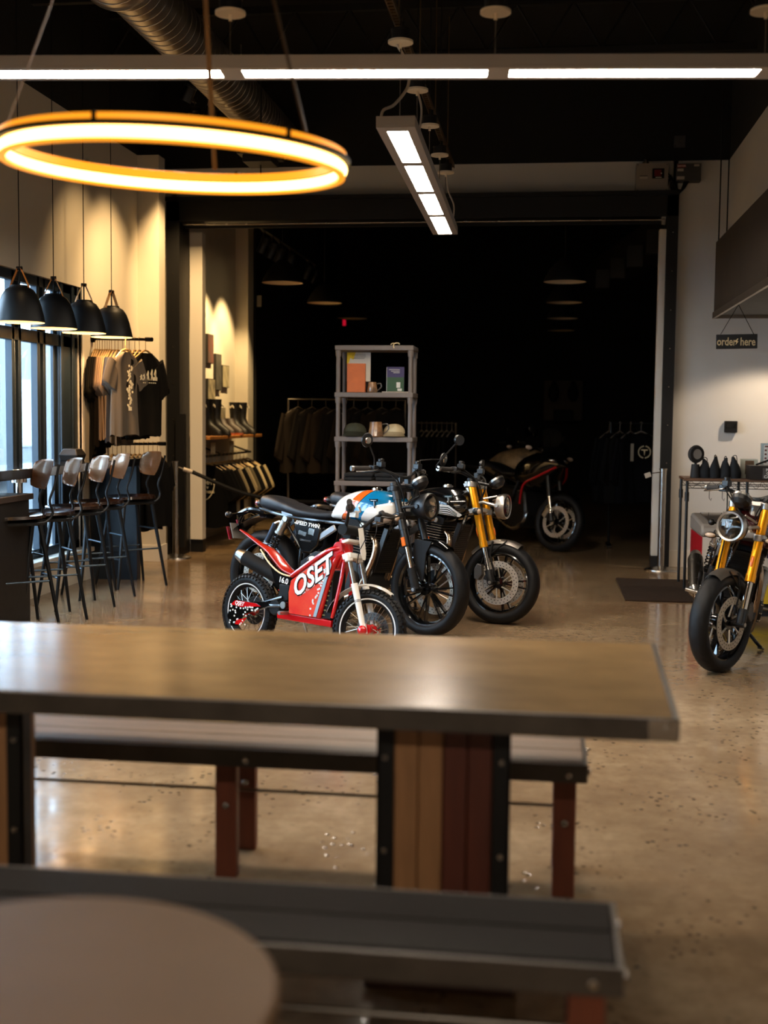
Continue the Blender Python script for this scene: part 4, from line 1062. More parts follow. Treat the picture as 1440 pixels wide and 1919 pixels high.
def p_badge(b):
    M0 = T(-.02, -.07, -.37) @ RX(PI/2); n = 24
    b.prism([(-.14, .10), (.14, .10), (.14, .092), (-.14, .092)], .004, M0)
    arc = [(.14*math.cos(t), .095+.24*math.sin(t)) for t in [-PI*i/n for i in range(n+1)]]; arc2 = [(x*.93, (y-.095)*.95+.092) for x, y in arc]
    for i in range(n): b.prism([arc[i], arc[i+1], arc2[i+1], arc2[i]], .004, M0)
    b.text('TRIUMPH', .062, M0 @ T(0, .055, 0), .002, bold=.0015); b.text('MOTORCYCLES', .036, M0 @ T(0, -.05, 0), .002, bold=.001)
    for x0 in (-.06, .03): b.prism([(x0, .012), (x0+.03, .012), (x0+.015, -.015)], .004, M0)

# upper rail on the left wall
rail = mat('black_pipe', '#100e0c', .4, .6)
b = B(); b.cyl((-4.09, 10.73, 2.17), (-3.47, 10.52, 2.15), .013); b.cyl((-4.09, 10.73, 2.17), (-4.07, 10.724, 2.17), .035); b.cyl((-3.52, 10.537, 2.152), (-3.455, 10.515, 2.15), .019)
tag(b.go('clothes_rail', rail), 'upper black pipe rail on the left wall carrying the shirts', 'rail')
b = B(); b.cyl((-4.09, 11.12, 1.21), (-3.5, 10.98, 1.225), .013); b.cyl((-4.09, 11.12, 1.21), (-4.07, 11.115, 1.21), .035); b.cyl((-3.55, 10.99, 1.224), (-3.485, 10.976, 1.225), .019)
tag(b.go('clothes_rail', rail), 'lower black pipe rail on the left wall behind the stools', 'rail')
# (fraction along rail, angle of the shirt plane, colour, length, sleeve, label)
UP = [(.00, 104, '121110', .95, .3, 'black long garment at the window end of the upper rail'), (.04, 100, '15130f', .92, .3, 'second black garment from the window end of the upper rail'),
      (.08, 96, '100f0e', .86, .26, 'third black garment from the window end of the upper rail'), (.13, 88, '1a1511', .84, .24, 'fourth black garment on the upper rail, beside the tan shirts'),
      (.18, 78, '6d5a48', .78, .24, 'leftmost tan shirt on the upper rail'), (.22, 74, '7a6450', .78, .24, 'second tan shirt on the upper rail'),
      (.26, 70, '856c54', .77, .24, 'third tan shirt on the upper rail'), (.30, 66, '8a7156', .77, .24, 'fourth tan shirt on the upper rail, lightest of them'),
      (.36, 55, '3a3e48', .80, .22, 'dark blue grey shirt beside the tan shirts'), (.42, 46, '55504a', .80, .22, 'grey shirt with bunched sleeves on the upper rail'),
      (.50, 30, '5c544a', .82, .22, 'brown shirt behind the printed grey shirt'), (.62, 36, '16130f', .76, .22, 'black shirt just right of the printed grey shirt'),
      (.72, 34, '14110e', .76, .22, 'second black shirt right of the printed grey shirt'), (.80, 32, '15120f', .75, .22, 'black shirt hidden behind the walking figures shirt')]
A0, A1 = V((-4.055, 10.72, 2.168)), V((-3.47, 10.52, 2.15))
for i, (f, a, c, l, s, lb) in enumerate(UP):
    p = A0 + (A1-A0)*f; g = garment(c, i, l, s, .2, .014, splay=.35); a = 97 - 18*f
    g.matrix_basis = T(p.x, p.y, p.z) @ RZ(R(a)); tag(g, lb, 'shirt', 'shirts on the upper rail')
p = A0 + (A1-A0)*.57; g = garment('5a5248', 31, .72, .17, .16, .025, print_=p_vert, splay=.42); g.matrix_basis = T(p.x+.10, p.y-.31, p.z-.01) @ RZ(R(64)); tag(g, 'grey shirt with a cream vertical print, hung facing out', 'shirt', 'shirts on the upper rail')
p = A0 + (A1-A0)*.91; g = garment('15120e', 32, .73, .26, .2, .02, print_=p_walk, splay=.3); g.matrix_basis = T(p.x+.0, p.y, p.z-.0) @ RZ(R(66)); tag(g, 'black shirt with a row of cream walking figures, nearest the doorway', 'shirt', 'shirts on the upper rail')
A0, A1 = V((-4.055, 11.11, 1.21)), V((-3.5, 10.98, 1.225))
for i in range(11):
    f = .03 + .085*i; p = A0 + (A1-A0)*f
    g = garment(['14120f', '0f0e0d', '1b1713'][i % 3], 40+i, .62+.03*(i % 3), .2, .19, .03, splay=.2, hcol='#8a6a3c'); g.matrix_basis = T(p.x, p.y, p.z) @ RZ(R(92-2*i))
    tag(g, 'dark garment hanging on the lower rail behind the stools', 'shirt', 'dark garments on the lower rail')

# showroom shelf with boots, shirts below
wood = mat('orange_wood', '#b97a3c', .4, noise_amt=.35, nscale=4, stretch=(8, 1, 8))
b = B(); b.bb((XL, 13.2, 1.22), (-3.68, 15.7, 1.255)); o = b.go('wall_shelf', wood, bevel=.003); tag(o, 'orange wooden shelf on the showroom wall under the pictures', 'shelf')
b = B(); b.cyl((-3.86, 13.1, 1.02), (-3.86, 15.8, 1.02), .014)
for y in (13.15, 14.4, 15.75): b.cyl((XL, y, 1.1), (-3.86, y, 1.02), .012)
tag(b.go('clothes_rail', rail), 'black rail under the wooden showroom shelf', 'rail')
for i in range(11):
    y = 13.62 + .185*i; c = ['0f0f0f', '141414', '1a1816', '8f8266', '131211', '9c8e70', '57503f', '121212', 'b5a684', '161412', 'a09272'][i]
    g = garment(c, 60+i, .7, .26, .24, .045, print_=p_badge if i == 0 else None, splay=.5)
    g.matrix_basis = T(-3.82, y, 1.04) @ RZ(R(-8 + rnd.uniform(-5, 5)))
    tag(g, 'black shirt with a cream half round badge, first below the boot shelf' if i == 0 else f'{"black" if c[0] in "01" else "cream" if c[0] in "9ab8" else "olive grey"} t-shirt below the boot shelf, number {i+1} from the doorway', 'shirt', 'shirts below the boot shelf')
for y in (13.9, 14.75):
    o = B().bb((-.002, -.03, -.07), (.002, .03, .07)).go('size_tag', mat('cream_tag', '#c9b890', .6), basis=T(-3.84, y, 1.11) @ RZ(R(80))); tag(o, f'{"left" if y < 14 else "right"} cream size tag on the rail under the boot shelf', 'tag')
def boot(b, h, x=0, sole='s', lw=.045):
    b.M = S3(1.12, 1.2, 1.12); b.mi = 0; rs = []
    for z, cx_, rx, ry in ((.02, .06, .135, .048), (.05, .055, .13, .05), (.085, .03, .1, .05), (.12, -.01, .065, .047), (.18, -.03, .05, .045), (h*.7, -.03, .055, .05), (h, -.03, .062, .055)):
        rs.append([(cx_ + rx*math.cos(a), x + ry*math.sin(a), z) for a in [2*PI*k/18 for k in range(18)]])
    b.loft(rs); b.mi = 1; b.loft([[(.06 + .142*math.cos(a), x + .052*math.sin(a)*(1 if math.cos(a) > 0 else .8), z) for a in [2*PI*k/18 for k in range(18)]] for z in (0, .022)])
    b.mi = 2
    for k in range(4): b.box((.0+.02*k, x, .15-.02*k), (.012, .07, .008), RY(.7))
bm_ = [mat('boot_leather', '#0c0a09', .5, spec=.3), mblk, mat('boot_strap', '#4e4637', .5), ]
for lb, y, h_, cols, n_ in (('tall black boots nearest the doorway on the shelf', 13.95, .38, bm_, 2), ('low brown shoes with orange soles on the shelf', 14.55, .14, [mat('brown_shoe', '#2d211a', .6), mat('orange_sole', '#a4532a', .5), bm_[2]], 2), ('black boots with white wing mark, far end of shelf', 15.2, .36, bm_, 2)):
    for j in range(n_):
        b = B(); boot(b, h_, 0)
        if h_ > .3:
            b.mi = 3
            for s in (1, -1): b.prism([(-.07, .31), (-.03, .29), (.0, .31), (.03, .29), (.025, .315), (.0, .33), (-.03, .31), (-.065, .33)], .004, T(0, s*.054, 0) @ RX(PI/2))
        o = b.go('boot' if h_ > .2 else 'shoe', cols + [mat('white_mark', '#cfc7b4', .4)], basis=T(-3.9+.06*j, y + .16*j, 1.255) @ RZ(R(-35)))
        tag(o, ('left one, ' if j == 0 else 'right one, ') + lb, 'boot' if h_ > .2 else 'shoe', 'footwear on the showroom shelf')
PIC = [(14.0, 14.3, 2.06, 2.475, 'picture of a rider, leftmost beside the door jamb'), (14.46, 14.72, 2.118, 2.47, 'picture with a red and white figure, second from the jamb'), (14.82, 15.09, 1.80, 2.25, 'tall dark grey picture panel in the middle of the group'),
       (15.14, 15.46, 1.844, 2.124, 'pale sketch picture farthest from the doorway'), (14.46, 14.79, 1.664, 1.934, 'framed sketch picture below the red figure picture'), (14.82, 15.1, 1.35, 1.68, 'tall grey picture standing on the shelf between the boots')]
for i, (ya, yb, za, zb, lb) in enumerate(PIC):
    r = thing('wall_picture', lb, 'picture', (XL+.002, (ya+yb)/2, (za+zb)/2)); w_, h_ = yb-ya, zb-za
    if i == 5: r.matrix_basis = T(XL+.05, (ya+yb)/2, 1.42)
    B().bb((0, -w_/2, -h_/2), (.03, w_/2, h_/2)).go('frame', mat('dark_picture_frame', '#1b1916', .5), r)
    cs = [('#8b8575', '#2b2925'), ('#4a433d', '#6b3a2e'), ('#55524a', '#2d2c28'), ('#b6ab8c', '#7d765f'), ('#a79c80', '#3a362d'), ('#98907a', '#4a463b')][i]
    B().bb((.03, -w_/2+.008, -h_/2+.008), (.032, w_/2-.008, h_/2-.008)).go('print', mat(f'picture_print_{cs[0]}', cs[0], .6, col2=cs[1], nscale=9), r)

# showroom racks
def rack(lb, x0, x1, y, z, floor_=True, m=rail):
    b = B(); b.tube([(x0, y, 0), (x0, y, z), (x1, y, z), (x1, y, 0)] if floor_ else [(x0, y, z), (x1, y, z)], .015, 8)
    if floor_:
        for x in (x0, x1): b.box((x, y, .02), (.05, .5, .03))
    tag(b.go('garment_rack', m), lb, 'rack')
gpipe = mat('grey_pipe', '#6a6258', .4, .7)
rack('grey garment rack of jackets left of the shelving unit', -3.18, -1.72, 15.0, 1.70, True, gpipe)
for i in range(8):
    c = ['28221c', '1f1c19', '2c251e', '191817', '221e1a', '1b1a19', '25201b', '1a1918'][i]
    g = garment(c, 80+i, .78, .55, .26, .07, 'jacket', '#54493a', splay=.22); g.matrix_basis = T(-3.06+.175*i, 15.0, 1.70) @ RZ(R(55-3*i)); tag(g, f'dark jacket hanging on the grey rack, number {i+1} of eight from the left', 'jacket', 'jackets on the grey rack')
rack('low garment rack right of the shelving unit', -2.2, -1.17, 16.0, 1.42, True, gpipe)
for i in range(9):
    g = garment(['11100f', '151412', '0e0e0e'][i % 3], 100+i, .75, .5, .24, .04, 'jacket', '#8f8577', splay=.2); g.matrix_basis = T(-1.75+.066*i, 16.0, 1.42) @ RZ(R(72)); tag(g, f'black garment on a pale hanger, number {i+1} of nine from the left', 'jacket', 'garments on pale hangers')
rack('dark garment rack near the right door jamb', .75, 1.5, 14.6, 1.45)
def p_ring(b):
    M0 = T(.03, -.09, -.33) @ RX(PI/2); n = 26
    for i in range(n):
        if i in (6, 19): continue
        t0, t1 = 2*PI*i/n, 2*PI*(i+.72)/n
        b.prism([(.075*math.cos(t0), .075*math.sin(t0)), (.075*math.cos(t1), .075*math.sin(t1)), (.062*math.cos(t1), .062*math.sin(t1)), (.062*math.cos(t0), .062*math.sin(t0))], .003, M0)
    b.prism([(-.04, .03), (.04, .03), (.035, .018), (.008, .016), (0, -.045), (-.008, .016), (-.035, .018)], .003, M0)
for i in range(4):
    g = garment(['0b0c0e', '101010', '0d0d10', '0b0b0d'][i], 120+i, .8, .5, .24, .06, 'jacket', '#6d665c', print_=p_ring if i == 3 else None, splay=.2); g.matrix_basis = T(.73+.12*i, 14.6-.02*i, 1.45) @ RZ(R(50 if i < 3 else 5)); tag(g, 'black jacket with a round cream emblem, right end of the far rack' if i == 3 else f'plain black jacket, number {i+1} from the left, near the right jamb', 'jacket', 'jackets on the rack by the right jamb')
o = B().box((0, 0, 0), (.035, .004, .2)).go('price_tag', mat('white_price_tag', '#8d8678', .6), basis=T(.97, 14.2, 1.12) @ RZ(.2)); tag(o, 'white hanging price tag on the rack by the right jamb', 'tag')

# showroom lamps, board, ducts
def dome():
    r = thing('dome_lamp', '', 'lamp')
    b = B(); o = [(.02, .26), (.05, .25), (.1, .21), (.17, .13), (.22, .04), (.235, 0)]; b.lathe(o, 40); s = b.go('lamp_shade', mblk, r, ang=50, fix=False)
    B().lathe([(0, .035), (.2, .03), (.226, .004)], 40).go('inner_diffuser', mat('unlit_diffuser', '#d8c8ac', .6), s, ang=60)
    B().cyl((0, 0, .25), (0, 0, ZC-2.97), .005, n=6).go('cord', mblk, r); return r
dm = dome()
for i, (x, y) in enumerate(((-2.96, 13.6), (-2.92, 16.0), (-2.95, 18.5), (.165, 13.6), (.19, 16.0), (.2, 18.5), (.21, 21))):
    lb = ['nearest dark dome lamp in the left row of the showroom', 'second dark dome lamp in the left row of the showroom', 'third dark dome lamp in the left row of the showroom', 'nearest dark dome lamp in the right row of the showroom', 'second dark dome lamp in the right row of the showroom', 'third dark dome lamp in the right row of the showroom', 'farthest dark dome lamp in the right row'][i]
    if i == 0: dm.matrix_basis = T(x, y, 2.97); tag(dm, lb, 'lamp', 'showroom dome lamps')
    else: dup(dm, T(x, y, 2.97), lb, None, 'showroom dome lamps')
b = B(); b.bb((-3.36, 13.5, 3.66), (-3.32, 17.6, 3.70))
for y in (13.6, 15.5, 17.5): b.cyl((-3.34, y, 3.7), (-3.34, y, ZC), .006, n=6)
tag(b.go('light_track', mblk), 'black lighting track along the left of the showroom', 'track')
def spot(x, y, z, tgt, lb, on=False, grp='track spotlights'):
    r = thing('track_spotlight', lb, 'spotlight', (x, y, z), 0, grp)
    d = (V(tgt) - V((x, y, z-.17))).normalized(); F = T(0, 0, -.17) @ frame(d)
    b = B(); b.cyl((0, 0, 0), (0, 0, -.13), .008); b.box((0, 0, -.01), (.03, .08, .02)); b.go('stem', steel, r)
    b = B(F); b.lathe([(0, -.1), (.05, -.1), (.055, -.09), (.055, .1), (.048, .1), (.048, .08), (0, .075)], 24)
    for k in range(5): b.lathe([(.055, -.08+.014*k), (.06, -.078+.014*k), (.055, -.074+.014*k)], 24)
    b.go('spot_head', blk, r)
    if on: B(F).lathe([(0, .082), (.046, .082)], 24).go('bulb_face', mat('lit_spot_face', '#fff', .4, emit='#ffe2a8', es=25), r)
    return r
for i, (y, on) in enumerate(((14.3, 1), (14.75, 0), (15.15, 1), (15.8, 0), (17.0, 0), (17.5, 0))):
    spot(-3.34, y, 3.66, (XL, y+.15, 1.9), f'black track spotlight number {i+1} from the doorway on the showroom track', bool(on))
b = B(); b.box((0, 0, 0), (.72, .03, .75)); o = b.go('display_board', mat('brown_display_board', '#4a4034', .7, noise_amt=.3), basis=T(.3, 23.5, 1.84)); tag(o, 'faint brown display board on the far showroom wall', 'board')
for i, x in enumerate((.12, .48)):
    b = B(); b.sph((0, 0, 0), (.1, .07, .17)); b.sph((0, 0, .15), (.05, .05, .07)); o = b.go('backpack', mblk, basis=T(x, 23.38, 1.98)); tag(o, f'{"left" if i == 0 else "right"} black backpack hanging on the far display board', 'backpack', 'backpacks on the far board')
b = B(); b.box((0, 0, 0), (.35, .3, .22)); o = b.go('pannier_box', mblk, basis=T(.3, 23.3, 1.55), bevel=.02); tag(o, 'black pannier box below the backpacks on the far board', 'box')
b = B(); b.cyl((1.75, 14.8, 3.9), (.9, 21, 3.9), .3, n=32)
for k in range(4): b.box((1.25-.15*k, 15.3+1.3*k, 3.62), (.2, .2, .28))
tag(b.go('showroom_duct', mat('dark_grey_duct', '#3a3836', .5, .6)), 'dim round duct with side outlets at the right of the showroom', 'duct')
o = B().box((0, 0, 0), (.05, .02, .16)).go('exit_lamp', mat('red_sign_glow', '#400', .5, emit='#c0102a', es=.8), basis=T(-3.3, 19.9, 3.05)); tag(o, 'tiny red glowing lamp deep in the dark showroom', 'lamp')
tag(B().box((0, 0, 0), (.06, .02, .15)).go('wall_sensor', mat('grey_sensor', '#8a8272', .5), basis=T(-3.85, 16.24, 3.02)), 'small pale sensor box on the pier inside the doorway', 'sensor')

# ------------------------------------------------------------------ grey resin shelving unit
resin = mat('grey_resin', '#6e655f', .5, bump=.08, bscale=60)
su = thing('shelving_unit', 'grey resin shelving unit behind the motorcycles', 'shelf', (-1.58, 11.41, 0))
ZS = (2.145, 1.715, 1.307, .898, .49, .1)
for z in ZS: b = B(); b.bb((-.365, -.21, z-.045), (.365, .21, z)); b.go('shelf_board', resin, su, bevel=.006)
for sx in (-1, 1):
    for sy in (-1, 1):
        b = B(); x, y = sx*.335, sy*.18; b.cyl((x, y, 0), (x, y, 2.1), .019, n=18)
        for z in ZS: b.cyl((x, y, z-.1), (x, y, z-.02), .025, .029, n=18)
        b.go('post', resin, su)
def sx(px): return -1.943 + (px-628)*.00493
def sz(py): return 2.15 - (py-646)*.00489
def put(o, lb, cat, grp=None): return tag(o, lb, cat, grp)
o = B().bb((-.09, -.05, 0), (.11, .0, .12)).go('display_box', mblk, basis=T(-1.75, 11.45, 1.716)); put(o, 'black box holding up the white card on the shelf', 'box')
b = B(); b.bb((-.111, 0, 0), (.111, .006, .27)); b.mi = 1; b.prism([(-.111, .27), (-.03, .27), (-.05, .2), (-.08, .22), (-.10, .15), (-.111, .16)], .004, T(0, -.001, 0) @ RX(PI/2)); b.mi = 2
for k in range(4): b.box((.0, -.002, .25-.012*k), (.13-.02*(k == 3), .002, .003))
b.box((-.09, -.002, .09), (.008, .002, .08)); b.box((-.08, -.002, .145), (.06, .002, .002))
put(b.go('card', [mat('white_card', '#d8d2c4', .6), mat('yellow_ink', '#e8c818', .6), blk], basis=T(-1.748, 11.38, 1.82) @ RX(-.02)), 'white card with a yellow corner on the top bay of the shelving', 'card')
o = B().bb((-.085, -.02, 0), (.085, .02, .265)).go('notebook', mat('orange_leather', '#c8662a', .5, noise_amt=.2, nscale=12), basis=T(-1.75, 11.26, 1.716), bevel=.003); put(o, 'orange notebook standing in front of the white card', 'book')
def mug(lb, x, y, z, s=1):
    r = thing('mug', lb, 'mug', (x, y, z))
    B().lathe([(0, 0), (.046*s, 0), (.05*s, .01), (.042*s, .06*s), (.038*s, .095*s), (.034*s, .095*s), (.036*s, .06*s), (.04*s, .012), (0, .01)], 28).go('cup', mat('glazed_clay', '#a87a4e', .25, coat=.5, col2='#3c342e', nscale=14), r)
    B().tube([(.042*s, 0, .08*s), (.075*s, 0, .082*s), (.082*s, 0, .05*s), (.045*s, 0, .018)], .006, 8, sm=5).go('handle', mat('grey_glaze', '#55504a', .25), r); return r
mug('brown glazed mug beside the orange notebook', sx(697), 11.28, 1.716)
b = B(); b.bb((-.08, -.015, 0), (.08, .015, .225)); b.mi = 1; b.bb((-.079, -.0165, .0), (.079, -.015, .13)); b.mi = 2; b.bb((-.083, -.014, .002), (-.078, .014, .222)); b.bb((-.005, -.018, .03), (.0, -.017, .07)) if False else None
b.bb((.01, -.018, .035), (.045, -.0168, .085)); b.bb((.02, -.018, .006), (.06, -.0168, .028))
for k in range(3): b.box((-.01+.01*k, -.0175, .2-.014*k), (.1-.02*k, .001, .004))
put(b.go('book', [mat('purple_cover', '#2c2350', .4), mat('green_cover', '#1f4426', .4), mat('page_white', '#c9c5bb', .6)], basis=T(sx(741), 11.27, 1.726)), 'purple and green book at the right of the top bay', 'book')
put(B().bb((-.13, -.05, 0), (.14, .1, .01)).go('metal_tray', steel, basis=T(sx(743), 11.27, 1.716)), 'thin metal tray under the purple and green book', 'tray')
def cap(lb, m, x, z, s=1):
    r = thing('cap', lb, 'cap', (x, 11.33, z))
    b = B(); b.grid(lambda u, v: (.10*s*math.cos(2*PI*u)*math.cos(v*PI/2)**.8, .1*math.sin(2*PI*u)*math.cos(v*PI/2)**.8, .035+.08*s*math.sin(v*PI/2)+.006*math.sin(8*PI*u)), 28, 8); b.go('crown', m, r, ang=80)
    b = B(); b.grid(lambda u, v: ((.09+.015*v)*s*math.cos(PI+PI*u), (.06+.075*v)*math.sin(PI+PI*u)-.03, .035 - .028*v + .02*math.sin(PI*u)*(1-v)), 20, 6); bmesh.ops.solidify(b.bm, geom=b.bm.faces[:], thickness=.004); b.go('brim', m, r, ang=80)
cap('olive green cap on the second bay of the shelving', mat('olive_cloth', '#3c3d2a', .9, noise_amt=.4), sx(663), 1.308, 1.08)
cap('cream cap on the second bay of the shelving', mat('cream_cloth', '#c2b08a', .9, noise_amt=.15), sx(738), 1.308, 1.0)
mug('large streaked clay mug between the two caps', sx(705), 11.25, 1.308, 1.45)
for k in range(4):
    b = B(); b.box((0, 0, .018), (.27, .26, .034)); o = b.go('folded_shirt', mat('black_folded_cloth', '#131416', .9, bump=.3, bscale=20), basis=T(-1.72 if k < 2 else -1.43, 11.36, .899+.036*(k % 2)) @ RZ(rnd.uniform(-.06, .06)), bevel=.014); put(o, f'{"lower" if k % 2 == 0 else "upper"} folded black shirt of the {"left" if k < 2 else "right"} pile on the shelving', 'shirt', 'folded shirts on the shelving')
b = B(); b.tube([(-.04, 0, .004), (-.02, -.01, .015), (.0, -.02, .012), (.03, -.015, .018), (.04, 0, .006), (.01, .01, .02), (-.01, -.03, .0), (-.005, -.05, -.03)], .005, 6, sm=6)
put(b.go('string_bundle', mat('cream_string', '#d9c79a', .6), basis=T(sx(740), 11.24, 2.15)), 'small bundle of cream string on top of the shelving unit', 'string')
# ------------------------------------------------------------------ back wall fittings
r = thing('control_box', 'grey control box with a red rocker switch above the right of the doorway', 'box', (.982, 12.64, 3.87))
b = B(); b.bb((-.155, -.1, -.135), (.155, .05, .14)); b.mi = 1
for x in (-.14, .14):
    for z in (-.12, .125): b.cyl((x, -.104, z), (x, -.1, z), .006, n=8)
b.go('enclosure', [mat('grey_enclosure', '#8d8479', .5), blk], r, bevel=.004)
b = B(); b.bb((.0, -.115, -.01), (.115, -.1, .085)); b.mi = 1; b.bb((.02, -.125, .01), (.085, -.115, .07)); b.mi = 2; b.bb((.08, -.127, .03), (.09, -.124, .04)); b.bb((.03, -.117, -.005), (.09, -.114, .0))
b.go('switch', [mblk, mat('dark_red_switch', '#6e0f0c', .3), white_g], r)
b = B(); b.bb((-.12, -.103, -.01), (-.045, -.1, .02)); b.mi = 1; b.bb((-.12, -.104, .012), (-.045, -.1, .02)); b.go('label_plate', [mat('pale_label', '#b3a99a', .6), blk], r)
b = B(); b.cyl((-.06, -.02, .14), (-.06, -.02, .165), .035, n=20); b.cyl((-.06, -.02, .165), (-.06, -.02, .19), .022, n=16); b.go('conduit_hub', steel, r)
r = thing('junction_box', 'dark grey box with small warning labels right of the control box', 'box', (1.337, 12.66, 3.925))
B().bb((-.12, -.08, -.085), (.12, .04, .085)).go('enclosure', mat('dark_grey_enclosure', '#3d3c3b', .5), r, bevel=.003)
b = B(); b.bb((-.11, -.083, .045), (-.03, -.08, .075)); b.mi = 1; b.bb((-.11, -.083, .01), (-.05, -.08, .035)); b.bb((.05, -.083, .055), (.1, -.08, .075)); b.bb((-.115, -.083, -.07), (-.04, -.08, -.04)); b.mi = 2; b.text('DANGER', .02, T(-.07, -.0835, .06) @ RX(PI/2), .0006, bold=.0004)
b.go('warning_label', [mat('red_label', '#8c2a26', .6), mat('pale_label', '#b3a99a', .6), white_g], r)
b = B()
for k in range(5): b.tube([(1.14, 12.6, 3.8+.03*k), (1.165+.012*k, 12.58, 3.9-.02*k), (1.17+.015*k, 12.57, 3.76), (1.25+.01*k, 12.58, 3.72+.01*k), (1.3+.01*k, 12.6, 3.84)], .007, 6, sm=6)
tag(b.go('wire_bundle', mblk), 'loops of black wire between the two boxes above the doorway', 'wire')
r = thing('wall_plate', 'small dark square plate on the black wall above the boxes', 'plate', (1.25, 12.67, 4.24))
b = B(); b.bb((-.055, -.02, -.055), (.055, .01, .055)); b.go('plate', mat('dim_grey_plate', '#3a3a3c', .4), r, bevel=.003); b = B(); b.bb((-.006, -.024, -.012), (.006, -.02, .014)); b.cyl((-.045, -.022, -.045), (-.045, -.02, -.045), .006); b.go('switch', steel, r)
r = thing('thermostat', 'small black thermostat box on the white wall', 'thermostat', (1.83, 12.66, 1.43))
B().bb((-.06, -.03, -.058), (.06, .04, .058)).go('body', mblk, r, bevel=.004); B().bb((-.05, -.033, -.01), (.05, -.03, .03)).go('screen', gblk, r)
for x, z0, z1, lb in ((1.64, 3.07, ZC-.5, 'far'), ): tag(B().cyl((x, 12.0, z0), (x, 12.0, z1), .006, n=8).go('hanger_rod', mblk), 'thin black rod hanging in front of the white wall, holding the hood', 'rod')

# hood
hd = thing('extractor_hood', 'large brown metal hood hanging at the right edge', 'hood', (1.48, 9.5, 2.41))
hm = mat('brown_hood_metal', '#5d5248', .45, .5, noise_amt=.25, nscale=3, bump=.03)
b = B(); y0, y1 = -8, 2.0
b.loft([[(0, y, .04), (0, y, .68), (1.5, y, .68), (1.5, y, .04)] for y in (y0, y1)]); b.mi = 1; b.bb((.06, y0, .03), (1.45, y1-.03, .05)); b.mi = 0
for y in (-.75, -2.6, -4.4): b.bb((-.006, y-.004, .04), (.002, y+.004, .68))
b.go('body', [hm, mat('hood_underside_shade', '#14110e', .6)], hd)  # underside colour darkened to put shade beneath the hood
b = B(); b.bb((-.012, y0, .0), (.012, y1, .055)); b.bb((-.012, y1-.03, 0), (1.5, y1, .045)); b.bb((-.006, y0, .05), (.05, y1, .06)); b.go('lower_rim', mat('worn_steel_rim', '#8d8378', .35, .9), hd)
for y in (1.9, -.8): tag(B().cyl((.01, y, .68), (.01, y, ZC-.5-2.41), .006, n=8).go('hanger_rod', mblk, hd), None, None)
r = thing('hanging_sign', 'small black sign reading order here, hanging from the hood', 'sign', (1.535, 10.45, 2.14))
b = B(); b.box((0, 0, 0), (.33, .012, .118)); b.go('board', mat('black_sign_board', '#101215', .6), r, basis=RY(-.02), bevel=.003)
b = B(); M0 = T(0, -.0075, -.004) @ RX(PI/2)
b.text('order', .092, M0 @ T(-.082, 0, 0), .0008, bold=.0016, sx=.72, shear=0); b.text('here', .092, M0 @ T(.088, 0, 0), .0008, bold=.0016, sx=.72)
b.mi = 1; b.prism([(.004, .028), (-.016, -.002), (-.003, .0), (-.01, -.026), (.014, .006), (.002, .005), (.012, .028)], .002, M0)
b.go('lettering', [mat('gold_lettering', '#cbb78e', .5), mat('bright_bolt', '#e6d2a0', .5)], r)
b = B(); b.tube([(-.13, 0, .058), (.005, 0, .3)], .0028, 5); b.tube([(.135, 0, .058), (.005, 0, .3)], .0028, 5); b.go('chain', mblk, r)

# stanchions
def stanchion(lb, x, y):
    r = thing('stanchion_post', lb, 'post', (x, y, 0))
    B().lathe([(0, .045), (.03, .045), (.12, .022), (.16, .012), (.163, 0), (0, 0)], 36).go('base', steel, r)
    b = B(); b.cyl((0, 0, .02), (0, 0, .95), .032, n=24); b.go('post', steel, r)
    b = B(); b.cyl((0, 0, .95), (0, 0, 1.0), .034, n=24); b.cyl((0, 0, 1.0), (0, 0, 1.012), .04, n=24); b.go('head', steel, r); return r
rs = stanchion('polished steel stanchion post at the right jamb of the doorway', 1.155, 12.4)
b = B(); b.cyl((-.03, 0, .975), (-.11, -.01, .965), .005, n=8); b.mi = 1; b.box((-.15, -.01, .945), (.06, .03, .045), RY(-.35)); b.go('belt_clip', [steel, mat('pale_clip', '#b9ad9e', .4)], rs)
ls = stanchion('steel stanchion post at the left jamb behind the stools', -3.82, 12.38)
b = B(); b.tube([(.03, 0, .95), (.08, .01, .93)], .008, 8); b.mi = 1; b.cyl((.08, .01, .93), (.17, .03, .9), .022, n=14); b.mi = 2
pts = [(.16, .03, .905), (.3, .06, .84), (.45, .1, .77), (.62, .15, .70), (.8, .2, .65), (1.1, .28, .60), (1.5, .4, .59)]
b.tube(pts, .02, 8, sm=4); b.go('belt_rope', [steel, mat('pale_clip'), mblk], ls)

# mat
tag(B().bb((.67, 10.2, .001), (1.65, 11.6, .014)).go('floor_mat', mat('dark_brown_mat', '#3a2f27', .95, spec=.1, bump=.4, bscale=200, noise_amt=.3, nscale=30), bevel=.004), 'dark brown mat on the floor by the doorway', 'mat')

# freezer
fz = thing('chest_freezer', 'red and white chest freezer with sliding glass lid behind the right motorcycle', 'freezer', (1.62, 9.95, 0))
b = B(); b.mi = 0; b.bb((-.42, -.36, .1), (.62, .36, .60)); b.mi = 1; b.bb((-.424, -.362, .1), (-.42, .36, .60))
b.mi = 2; b.prism([(-.42, .1), (.62, .1), (.62, .27), (.2, .30), (-.1, .24), (-.42, .22)], .004, T(0, -.363, 0) @ RX(PI/2))
b.go('body', [mat('white_freezer', '#c9c2b8', .35), mat('freezer_red', '#b5121c', .3, coat=.4, col2='#a5182a', nscale=6), mat('yellow_band', '#d9b92c', .4)], fz)
b = B(); b.text('DIPPIN', .072, T(.115, -.367, .475) @ RX(PI/2), .001, bold=.003); b.go('lettering', mat('dark_blue_ink', '#1b1b3c', .5), fz)
b = B(); b.bb((-.40, -.34, .0), (.6, .34, .1)); b.mi = 1
